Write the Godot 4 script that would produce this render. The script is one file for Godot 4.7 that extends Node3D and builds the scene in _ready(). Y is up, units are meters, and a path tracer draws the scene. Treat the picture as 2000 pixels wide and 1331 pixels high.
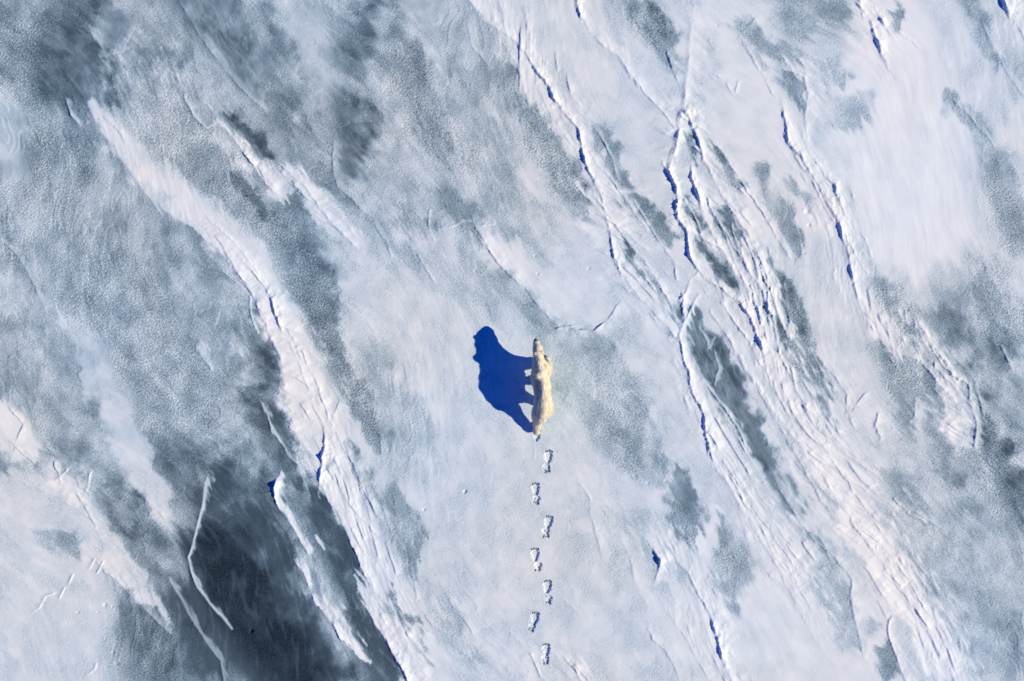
extends Node3D
# A polar bear walking over wind-carved, partly bare sea ice, looked at from straight above.
# Plan coordinates are surveyed in units of 1/78.125 m (u to the east, v to the south);
# the bear's usual length gives the scale.

const S := 78.125
const U0 := -88.0
const V0 := -72.0
const STEP := 1.6
const FU := 1361
const FV := 923
const CS := 8.0
const CU0 := -200.0
const CV0 := -180.0
const CNU := 301
const CNV := 213
const SUN_EL := 37.0
const SHADE_AZ := 14.5

var cover := PackedFloat32Array()
var grain := PackedFloat32Array()
var rubble := PackedFloat32Array()
var ribs := PackedFloat32Array()
var ridge_h := PackedFloat32Array()
var ridge_m := PackedFloat32Array()
var ridge_o := PackedInt32Array()
var n_warp := FastNoiseLite.new()
var n_fine := FastNoiseLite.new()
var n_streak := FastNoiseLite.new()
var n_big := FastNoiseLite.new()
var n_grain := FastNoiseLite.new()
var n_cell := FastNoiseLite.new()
var n_wisp := FastNoiseLite.new()
var us := PackedFloat32Array()
var vs := PackedFloat32Array()
var pad := 0
var hts := PackedFloat32Array()
var cols := PackedColorArray()
var nrms := PackedVector3Array()
var ground_material: StandardMaterial3D


func _ready() -> void:
	# ---- camera, sky, sun, exposure
	var cam := Camera3D.new()
	cam.name = "camera"
	cam.fov = rad_to_deg(2.0 * atan(1331.0 / S * 0.5 / 24.0))
	cam.near = 0.1
	cam.far = 3000.0
	add_child(cam)
	cam.transform = Transform3D(Basis(Vector3(1, 0, 0), Vector3(0, 0, -1), Vector3(0, 1, 0)), Vector3(0, 24, 0))
	var sky_mat := ProceduralSkyMaterial.new()
	sky_mat.sky_top_color = Color(0.0, 0.255, 0.645)
	sky_mat.sky_horizon_color = Color(0.0, 0.31, 0.70)
	sky_mat.sky_curve = 0.15
	sky_mat.ground_bottom_color = Color(0.5, 0.55, 0.62)
	sky_mat.ground_horizon_color = Color(0.5, 0.56, 0.64)
	sky_mat.sun_angle_max = 1.0
	var sky := Sky.new()
	sky.sky_material = sky_mat
	var env := Environment.new()
	env.background_mode = Environment.BG_SKY
	env.sky = sky
	env.tonemap_mode = Environment.TONE_MAPPER_LINEAR
	env.tonemap_exposure = 1.0
	env.sdfgi_enabled = true
	env.ssao_enabled = true
	env.ssil_enabled = true
	var we := WorldEnvironment.new()
	we.name = "world_environment"
	we.environment = env
	add_child(we)
	var sun := DirectionalLight3D.new()
	sun.name = "sun"
	sun.light_color = Color(1.0, 0.956, 0.85)
	sun.light_energy = 1.55
	sun.light_angular_distance = 0.5
	sun.shadow_enabled = true
	var el := deg_to_rad(SUN_EL)
	var az := deg_to_rad(SHADE_AZ)
	var to_sun := Vector3(cos(az) * cos(el), sin(el), sin(az) * cos(el))
	add_child(sun)
	sun.look_at_from_position(to_sun * 50.0, Vector3.ZERO, Vector3.UP)

	# ---- the frozen ground
	set_noises()
	survey_cover()
	survey_ridges()
	build_ground()
	# ---- the bear and its track
	build_bear()
	for p in prints:
		add_child(p, true)


func set_noises() -> void:
	var a := [n_warp, n_fine, n_streak, n_big, n_grain, n_cell, n_wisp]
	for i in a.size():
		a[i].seed = 11 + i * 7
		a[i].noise_type = FastNoiseLite.TYPE_SIMPLEX
		a[i].fractal_type = FastNoiseLite.FRACTAL_NONE
		a[i].frequency = 1.0
	n_warp.fractal_type = FastNoiseLite.FRACTAL_FBM
	n_warp.fractal_octaves = 4
	n_fine.fractal_type = FastNoiseLite.FRACTAL_FBM
	n_fine.fractal_octaves = 3
	n_streak.fractal_type = FastNoiseLite.FRACTAL_FBM
	n_streak.fractal_octaves = 3
	n_big.fractal_type = FastNoiseLite.FRACTAL_FBM
	n_big.fractal_octaves = 3
	n_grain.fractal_type = FastNoiseLite.FRACTAL_FBM
	n_grain.fractal_octaves = 2
	n_grain.fractal_gain = 0.7
	n_wisp.fractal_type = FastNoiseLite.FRACTAL_RIDGED
	n_wisp.fractal_octaves = 3


# ---------------------------------------------------------------- snow cover
# cover: 0 bare dark ice .. 1 closed wind-packed snow.  Each stroke: value, softness, [u, v, radius, ...]
func lay(field: PackedFloat32Array, value: float, soft: float, p: Array) -> void:
	var n := p.size() / 3
	for k in maxi(n - 1, 1):
		var ax: float = p[3 * k]
		var ay: float = p[3 * k + 1]
		var ar: float = p[3 * k + 2]
		var bx := ax
		var by := ay
		var br := ar
		if n > 1:
			bx = p[3 * k + 3]
			by = p[3 * k + 4]
			br = p[3 * k + 5]
		var big := maxf(ar, br) + 8.0
		var i0 := clampi(int((minf(ax, bx) - big - CU0) / CS), 0, CNU - 1)
		var i1 := clampi(int((maxf(ax, bx) + big - CU0) / CS) + 1, 0, CNU - 1)
		var j0 := clampi(int((minf(ay, by) - big - CV0) / CS), 0, CNV - 1)
		var j1 := clampi(int((maxf(ay, by) + big - CV0) / CS) + 1, 0, CNV - 1)
		var dx := bx - ax
		var dy := by - ay
		var ll := maxf(dx * dx + dy * dy, 0.001)
		for j in range(j0, j1 + 1):
			var y := CV0 + j * CS
			for i in range(i0, i1 + 1):
				var x := CU0 + i * CS
				var t := clampf(((x - ax) * dx + (y - ay) * dy) / ll, 0.0, 1.0)
				var ex := x - ax - t * dx
				var ey := y - ay - t * dy
				var r := lerpf(ar, br, t)
				var d := sqrt(ex * ex + ey * ey)
				if d < r:
					var m := clampf((r - d) / (r * soft + 1.0), 0.0, 1.0)
					m = m * m * (3.0 - 2.0 * m)
					var at := j * CNU + i
					# several segments of a stroke overlap: never go past the value
					field[at] = lerpf(field[at], value, m)


func survey_cover() -> void:
	cover.resize(CNU * CNV)
	grain.resize(CNU * CNV)
	rubble.resize(CNU * CNV)
	ribs.resize(CNU * CNV)
	for j in CNV:
		for i in CNU:
			var x := CU0 + i * CS
			var y := CV0 + j * CS
			var base := 0.60 + 0.20 * smoothstep(500.0, 1300.0, x + 0.15 * y)
			cover[j * CNU + i] = base + 0.10 * n_big.get_noise_2d(x * 0.004, y * 0.003)
			grain[j * CNU + i] = 0.55
	for s in cover_strokes():
		lay(cover, s[0], s[1], s[2])
	for s in grain_strokes():
		lay(grain, s[0], s[1], s[2])
	for s in rubble_strokes():
		lay(rubble, s[0], s[1], s[2])
	for s in rib_strokes():
		lay(ribs, s[0], s[1], s[2])


func cover_strokes() -> Array:
	return [
		# broad sweeps
		[0.85, 0.6, [1000, -60, 120, 1130, 120, 150, 1250, 330, 130]],
		[0.84, 0.6, [1250, 480, 130, 1400, 760, 160, 1500, 1000, 180]],
		[0.90, 0.6, [1450, 1180, 180, 1650, 1280, 200]],
		[0.90, 0.5, [1450, 60, 90, 1480, 250, 110, 1560, 420, 110]],
		[0.95, 0.5, [1740, 60, 110, 1760, 260, 170, 1780, 430, 160]],
		[0.85, 0.5, [1640, 520, 90, 1660, 700, 80, 1690, 830, 70]],
		[0.60, 0.7, [1900, 610, 130, 1900, 800, 170, 1950, 970, 160]],
		[0.69, 0.7, [1850, 1060, 180, 1930, 1240, 210]],
		[0.835, 0.7, [690, 560, 60, 780, 620, 140, 880, 740, 190, 930, 950, 210, 1010, 1150, 230, 1120, 1330, 220]],
		[0.68, 0.7, [860, 330, 160, 960, 440, 120]],
		[0.60, 0.6, [120, 480, 190, 330, 640, 190, 420, 800, 150]],
		[0.66, 0.6, [60, 420, 90]],
		# upper left
		[0.50, 0.5, [20, 20, 120, 60, 150, 90]],
		[0.30, 0.9, [160, 10, 90, 135, 110, 105, 165, 175, 80]],
		[0.30, 0.8, [100, 185, 60, 180, 190, 50]],
		[0.47, 0.6, [225, 60, 65]],
		[0.62, 0.6, [235, 130, 45, 270, 180, 40]],
		[0.72, 0.35, [0, 215, 55, 28, 265, 40]],
		[0.70, 0.35, [10, 310, 48]],
		[0.50, 0.6, [75, 300, 60, 140, 300, 60]],
		[0.64, 0.6, [260, 240, 70, 330, 220, 60]],
		[0.60, 0.5, [280, 20, 40, 330, 80, 40, 400, 170, 40, 480, 215, 30]],
		[0.40, 0.4, [370, -20, 62, 430, 50, 64, 485, 125, 56, 535, 200, 26]],
		[0.50, 0.5, [510, 20, 28, 525, 120, 34, 545, 220, 40]],
		[0.40, 0.6, [560, 210, 34, 590, 275, 40]],
		[0.72, 0.6, [575, -20, 45, 600, 70, 55, 640, 150, 55, 690, 190, 40]],
		[0.60, 0.6, [630, 240, 50]],
		[0.28, 0.9, [680, 210, 70, 695, 330, 60]],
		[0.55, 0.4, [668, 365, 18]],
		[0.34, 0.9, [720, 40, 70, 690, 120, 60]],
		[0.57, 0.5, [400, 330, 60, 480, 420, 50]],
		[0.30, 0.5, [468, 350, 16, 508, 412, 17]],
		[0.36, 0.5, [445, 235, 16, 500, 270, 18, 520, 310, 14]],
		[0.52, 0.5, [600, 300, 50, 640, 350, 40]],
		# drift that starts the long ridge
		[0.86, 0.6, [190, 215, 26, 235, 280, 34, 300, 345, 36]],
		[0.90, 0.65, [320, 350, 38, 370, 395, 46, 440, 455, 46, 500, 520, 42]],
		[0.84, 0.4, [490, 310, 14, 540, 355, 24, 580, 350, 18, 615, 390, 24, 660, 440, 26, 700, 490, 30]],
		# dark strip between the ridge and the central snow
		[0.42, 0.5, [545, 400, 40, 590, 490, 48, 615, 580, 46, 645, 670, 36]],
		[0.46, 0.5, [660, 720, 34, 700, 790, 30, 740, 860, 34]],
		# top middle
		[0.70, 0.6, [830, 20, 60, 900, 60, 60]],
		[0.54, 0.5, [750, 50, 36, 800, 130, 44, 830, 210, 46, 860, 280, 40]],
		[0.62, 0.5, [880, 150, 55, 930, 240, 50]],
		[0.55, 0.5, [965, 130, 40, 990, 190, 44]],
		[0.60, 0.5, [1030, 220, 34, 1070, 290, 44, 1105, 360, 44, 1135, 410, 30]],
		[0.70, 0.6, [740, 350, 70, 800, 420, 60]],
		[0.50, 0.5, [880, 400, 40, 930, 440, 24]],
		[0.50, 0.5, [1240, 15, 34, 1285, 60, 36, 1305, 110, 30]],
		[0.56, 0.5, [1170, 255, 18, 1205, 330, 26, 1208, 370, 20]],
		[0.46, 0.5, [1115, 340, 16, 1140, 400, 16]],
		# snow lobe above the bear
		[0.95, 0.5, [955, 470, 22, 990, 505, 36, 1040, 545, 30]],
		[0.86, 0.5, [1075, 555, 60, 1120, 590, 46, 1170, 605, 36]],
		[0.60, 0.9, [935, 500, 26, 1005, 580, 34, 1060, 640, 40]],
		[0.60, 0.7, [1110, 665, 34, 1170, 680, 40]],
		[0.66, 0.8, [1120, 670, 50, 1190, 750, 76, 1240, 810, 60]],
		[0.62, 0.8, [1170, 830, 56, 1250, 890, 60, 1290, 940, 40]],
		# lenses of ice between the eastern ridges
		[0.36, 0.35, [1214, 470, 14, 1232, 500, 14, 1250, 532, 11]],
		[0.46, 0.5, [1242, 392, 20, 1280, 430, 24, 1312, 478, 20]],
		[0.38, 0.4, [1340, 388, 16, 1352, 440, 22, 1372, 490, 18]],
		[0.36, 0.4, [1393, 415, 16, 1415, 440, 20, 1438, 475, 14]],
		[0.34, 0.4, [1386, 512, 16, 1418, 546, 18]],
		[0.34, 0.4, [1272, 550, 16, 1300, 595, 22, 1325, 640, 20]],
		[0.36, 0.4, [1345, 262, 12, 1352, 300, 14]],
		[0.46, 0.4, [1378, 260, 12, 1410, 320, 15, 1450, 375, 14]],
		[0.40, 0.4, [1487, 508, 10, 1495, 538, 10]],
		[0.31, 0.35, [1345, 612, 16, 1365, 655, 34, 1392, 700, 42, 1418, 745, 38, 1440, 800, 34, 1475, 860, 30, 1505, 910, 26]],
		[0.46, 0.4, [1515, 930, 26, 1555, 985, 26]],
		[0.50, 0.4, [1590, 1045, 26, 1625, 1085, 20]],
		[0.48, 0.5, [1512, 535, 26, 1545, 630, 30, 1580, 710, 30, 1600, 770, 26]],
		[0.42, 0.5, [1600, 790, 22, 1625, 840, 24]],
		[0.42, 0.4, [1500, 610, 12, 1530, 670, 12]],
		[0.60, 0.5, [1480, 330, 20, 1530, 430, 26, 1545, 480, 24]],
		[0.66, 0.5, [1540, 360, 16, 1580, 385, 18]],
		# upper right
		[0.58, 0.5, [1460, 60, 34, 1500, 110, 34]],
		[0.58, 0.5, [1560, 20, 70, 1630, 10, 50]],
		[0.56, 0.4, [1535, 100, 26, 1545, 160, 28, 1562, 200, 22]],
		[0.66, 0.5, [1635, 130, 22, 1650, 170, 18]],
		[0.74, 0.6, [1640, 230, 40, 1700, 215, 30]],
		[0.55, 0.5, [1745, 20, 18, 1755, 60, 14]],
		[0.56, 0.5, [1885, -10, 26, 1920, 50, 26, 1945, 110, 26]],
		[0.74, 0.6, [1970, 90, 40, 1990, 160, 40]],
		[0.62, 0.5, [1860, 205, 22, 1910, 240, 22, 1935, 280, 20]],
		[0.60, 0.5, [1940, 320, 34, 1975, 400, 46, 1990, 460, 44]],
		# right middle
		[0.56, 0.8, [1715, 545, 32, 1740, 600, 34, 1765, 645, 30]],
		[0.58, 0.8, [1725, 680, 50, 1785, 800, 54]],
		[0.50, 0.5, [1830, 620, 34, 1880, 640, 30]],
		[0.90, 0.4, [1705, 625, 12, 1740, 675, 14]],
		[0.86, 0.5, [1830, 700, 20, 1855, 750, 34, 1875, 830, 36, 1890, 870, 26]],
		[0.80, 0.5, [1810, 800, 20, 1790, 870, 20, 1770, 920, 24]],
		[0.52, 0.6, [1820, 825, 22, 1855, 890, 24]],
		[0.34, 0.8, [1915, 835, 34, 1950, 880, 36, 1975, 940, 40, 2000, 1000, 40]],
		[0.40, 0.5, [1905, 765, 14, 1925, 800, 12]],
		[0.46, 0.6, [1960, 690, 50, 1940, 650, 40]],
		[0.58, 0.8, [1745, 920, 40, 1800, 1000, 40]],
		[0.50, 0.5, [1840, 920, 24, 1870, 950, 20]],
		[0.62, 0.5, [1885, 1010, 50]],
		[0.58, 0.5, [1930, 1180, 36, 1985, 1260, 44]],
		[0.66, 0.6, [1820, 1130, 60]],
		# lower middle right
		[0.42, 0.35, [1330, 925, 10, 1336, 965, 24, 1340, 1010, 34]],
		[0.48, 0.5, [1325, 1030, 26, 1365, 1055, 30]],
		[0.58, 0.8, [1402, 1010, 24, 1425, 1070, 50, 1450, 1110, 44]],
		[0.62, 0.6, [1420, 1150, 50]],
		[0.93, 0.4, [1395, 985, 12, 1385, 1040, 14, 1380, 1090, 14]],
		[0.70, 0.5, [1610, 1130, 50, 1640, 1200, 40, 1670, 1260, 30]],
		[0.48, 0.4, [1735, 1280, 22, 1742, 1320, 24]],
		[0.66, 0.5, [1700, 1230, 26]],
		[0.97, 0.4, [1560, 880, 40, 1640, 990, 44, 1710, 1080, 40, 1780, 1190, 38, 1850, 1310, 36]],
		[0.72, 0.4, [1535, 850, 12, 1600, 960, 14, 1640, 1020, 12]],
		# lower left: dark clear ice
		[0.36, 0.9, [330, 900, 80, 400, 950, 90]],
		[0.20, 0.9, [430, 930, 90, 470, 1010, 140, 500, 1080, 170]],
		[0.0, 0.9, [400, 1070, 70, 450, 1130, 140, 480, 1200, 140, 540, 1260, 130, 600, 1340, 150]],
		[0.18, 0.9, [350, 1180, 70, 400, 1290, 100]],
		[0.19, 0.7, [490, 1010, 40, 540, 1100, 44, 575, 1180, 40]],
		[0.20, 0.7, [620, 980, 50, 680, 1100, 60, 720, 1210, 60, 750, 1310, 60]],
		[0.28, 0.6, [700, 1150, 36, 750, 1230, 30]],
		[0.36, 0.6, [270, 1190, 60, 310, 1290, 90]],
		[0.42, 0.5, [240, 990, 60, 290, 1070, 50]],
		[0.30, 0.5, [500, 780, 40, 540, 850, 44, 570, 930, 30]],
		[0.36, 0.5, [490, 620, 26, 520, 700, 30, 535, 780, 30]],
		# snow of the lower left
		[0.84, 0.35, [20, 960, 50, 60, 1040, 130, 80, 1180, 160, 60, 1330, 190]],
		[0.86, 0.4, [130, 960, 36, 190, 1060, 46]],
		[0.60, 0.5, [100, 1050, 30, 150, 1080, 24]],
		[0.74, 0.4, [10, 560, 44, 40, 600, 30]],
		[0.93, 0.4, [10, 830, 50, 45, 870, 44]],
		[0.70, 0.5, [90, 910, 40]],
		[0.76, 0.5, [150, 630, 30, 190, 730, 40, 230, 830, 44]],
		[0.84, 0.35, [225, 800, 32, 250, 870, 40, 290, 945, 34, 330, 1015, 14, 347, 1042, 5]],
		[0.85, 0.35, [195, 1050, 36, 250, 1120, 32, 300, 1180, 16, 335, 1230, 6]],
		[0.44, 0.5, [400, 880, 24, 405, 920, 20]],
		# the long western ridge, lower course
		[0.92, 0.7, [500, 520, 46, 545, 610, 46, 580, 700, 54, 610, 780, 68, 640, 860, 72]],
		[0.89, 0.7, [650, 880, 70, 670, 950, 46, 700, 1020, 40, 740, 1100, 44, 790, 1200, 60, 830, 1290, 70, 850, 1360, 80]],
		[0.84, 0.4, [690, 840, 24, 720, 890, 20, 745, 930, 12]],
		[0.44, 0.4, [668, 850, 9, 690, 895, 11, 715, 940, 14, 740, 980, 16]],
		[0.56, 0.5, [760, 960, 30, 790, 1040, 36, 800, 1100, 26]],
		[0.42, 0.5, [765, 1170, 26, 800, 1225, 20]],
		[0.54, 0.5, [828, 1245, 12, 836, 1295, 14]],
		[0.72, 0.6, [850, 1180, 40, 900, 1270, 40]],
		[0.72, 0.8, [730, 700, 60, 790, 800, 60, 800, 920, 60]],
	]


func grain_strokes() -> Array:
	return [
		[1.0, 0.5, [30, 100, 100, 30, 420, 110, 120, 320, 80]],
		[1.0, 0.5, [330, 250, 90, 440, 380, 80, 540, 450, 60, 600, 560, 50, 650, 680, 40, 720, 830, 40]],
		[1.0, 0.5, [200, 560, 120, 330, 760, 140]],
		[1.0, 0.5, [780, 110, 60, 840, 240, 60, 900, 300, 60]],
		[1.0, 0.5, [1040, 240, 50, 1110, 370, 50]],
		[1.0, 0.5, [1270, 50, 50]],
		[0.9, 0.5, [1520, 550, 40, 1580, 720, 40]],
		[1.0, 0.5, [1740, 590, 50, 1760, 730, 60]],
		[1.0, 0.5, [1960, 400, 60, 1970, 620, 80]],
		[1.0, 0.4, [1950, 890, 80, 1990, 960, 80]],
		[0.9, 0.5, [1340, 1050, 40, 1430, 1090, 40]],
		[0.9, 0.5, [290, 1280, 80]],
		[0.9, 0.5, [1200, 740, 70, 1230, 870, 60]],
		[0.3, 0.5, [480, 1150, 160, 600, 1280, 140]],
		[0.0, 0.4, [370, -20, 56, 430, 50, 60, 490, 135, 52]],
		[0.1, 0.5, [140, 110, 60, 160, 180, 50]],
		[0.1, 0.5, [225, 70, 60]],
		[0.05, 0.5, [690, 230, 34, 690, 330, 30]],
		[0.1, 0.5, [1365, 655, 40, 1400, 720, 44, 1470, 850, 40, 1550, 980, 40]],
		[0.1, 0.4, [1335, 960, 34]],
		[0.05, 0.5, [0, 220, 50, 15, 310, 44]],
		[0.1, 0.5, [170, 680, 40, 250, 870, 44]],
		[0.1, 0.5, [830, 20, 60]],
		[0.2, 0.5, [600, 30, 50, 640, 150, 60]],
		[0.1, 0.5, [1290, 590, 24]],
		[0.1, 0.5, [1610, 810, 34]],
	]


# where wind has carved the snow into low parallel ribs
func rib_strokes() -> Array:
	return [
		[0.8, 0.6, [1000, 60, 60, 1110, 240, 60, 1180, 420, 60, 1260, 580, 70]],
		[1.0, 0.5, [1320, 250, 60, 1380, 380, 90, 1440, 520, 90, 1500, 640, 70]],
		[0.9, 0.5, [1350, 660, 60, 1400, 800, 60, 1480, 960, 70, 1560, 1120, 70]],
		[0.8, 0.5, [1500, 720, 60, 1620, 900, 70, 1740, 1100, 70, 1840, 1280, 70]],
		[0.8, 0.5, [1560, 280, 40, 1620, 400, 50, 1660, 540, 40, 1740, 680, 40]],
		[0.7, 0.5, [1700, 40, 40, 1725, 120, 30]],
		[1.0, 0.5, [1800, 680, 50, 1870, 800, 60]],
		[0.8, 0.5, [400, 460, 50, 520, 580, 50, 570, 720, 60, 640, 880, 60, 720, 1060, 60, 800, 1240, 60]],
		[0.8, 0.5, [480, 310, 40, 580, 360, 40, 660, 440, 40]],
		[0.7, 0.5, [560, 1000, 40, 600, 1120, 40, 680, 1250, 40]],
		[0.6, 0.6, [1300, 1080, 50, 1380, 1220, 60, 1420, 1320, 60]],
		[0.5, 0.6, [860, 1180, 80, 960, 1280, 80, 1130, 1320, 60]],
		[0.5, 0.6, [700, 620, 60, 740, 720, 60, 820, 820, 60]],
		[0.5, 0.6, [130, 920, 60, 230, 1060, 60, 290, 1180, 40]],
		[0.6, 0.6, [1770, 980, 50, 1810, 1020, 40]],
	]


func rubble_strokes() -> Array:
	return [
		[0.9, 0.5, [1780, 640, 40, 1840, 720, 60, 1880, 840, 50]],
		[0.5, 0.5, [1900, 650, 60, 1960, 720, 50]],
		[0.6, 0.5, [1960, 900, 70]],
		[0.6, 0.5, [220, 150, 70, 330, 130, 70]],
		[0.6, 0.5, [440, 250, 40, 520, 320, 40]],
		[0.7, 0.5, [480, 650, 60, 500, 760, 50]],
		[0.5, 0.5, [100, 900, 60, 170, 950, 60]],
		[0.6, 0.5, [1270, 40, 50]],
		[0.5, 0.5, [1210, 330, 30, 1350, 450, 40, 1500, 540, 40]],
		[0.6, 0.5, [1530, 640, 36, 1545, 720, 30]],
		[0.6, 0.5, [1760, 820, 40]],
		[0.5, 0.5, [250, 1000, 60]],
		[0.4, 0.5, [590, 1080, 40]],
		[0.4, 0.5, [800, 440, 60]],
		[0.4, 0.5, [1540, 120, 40]],
	]


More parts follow.
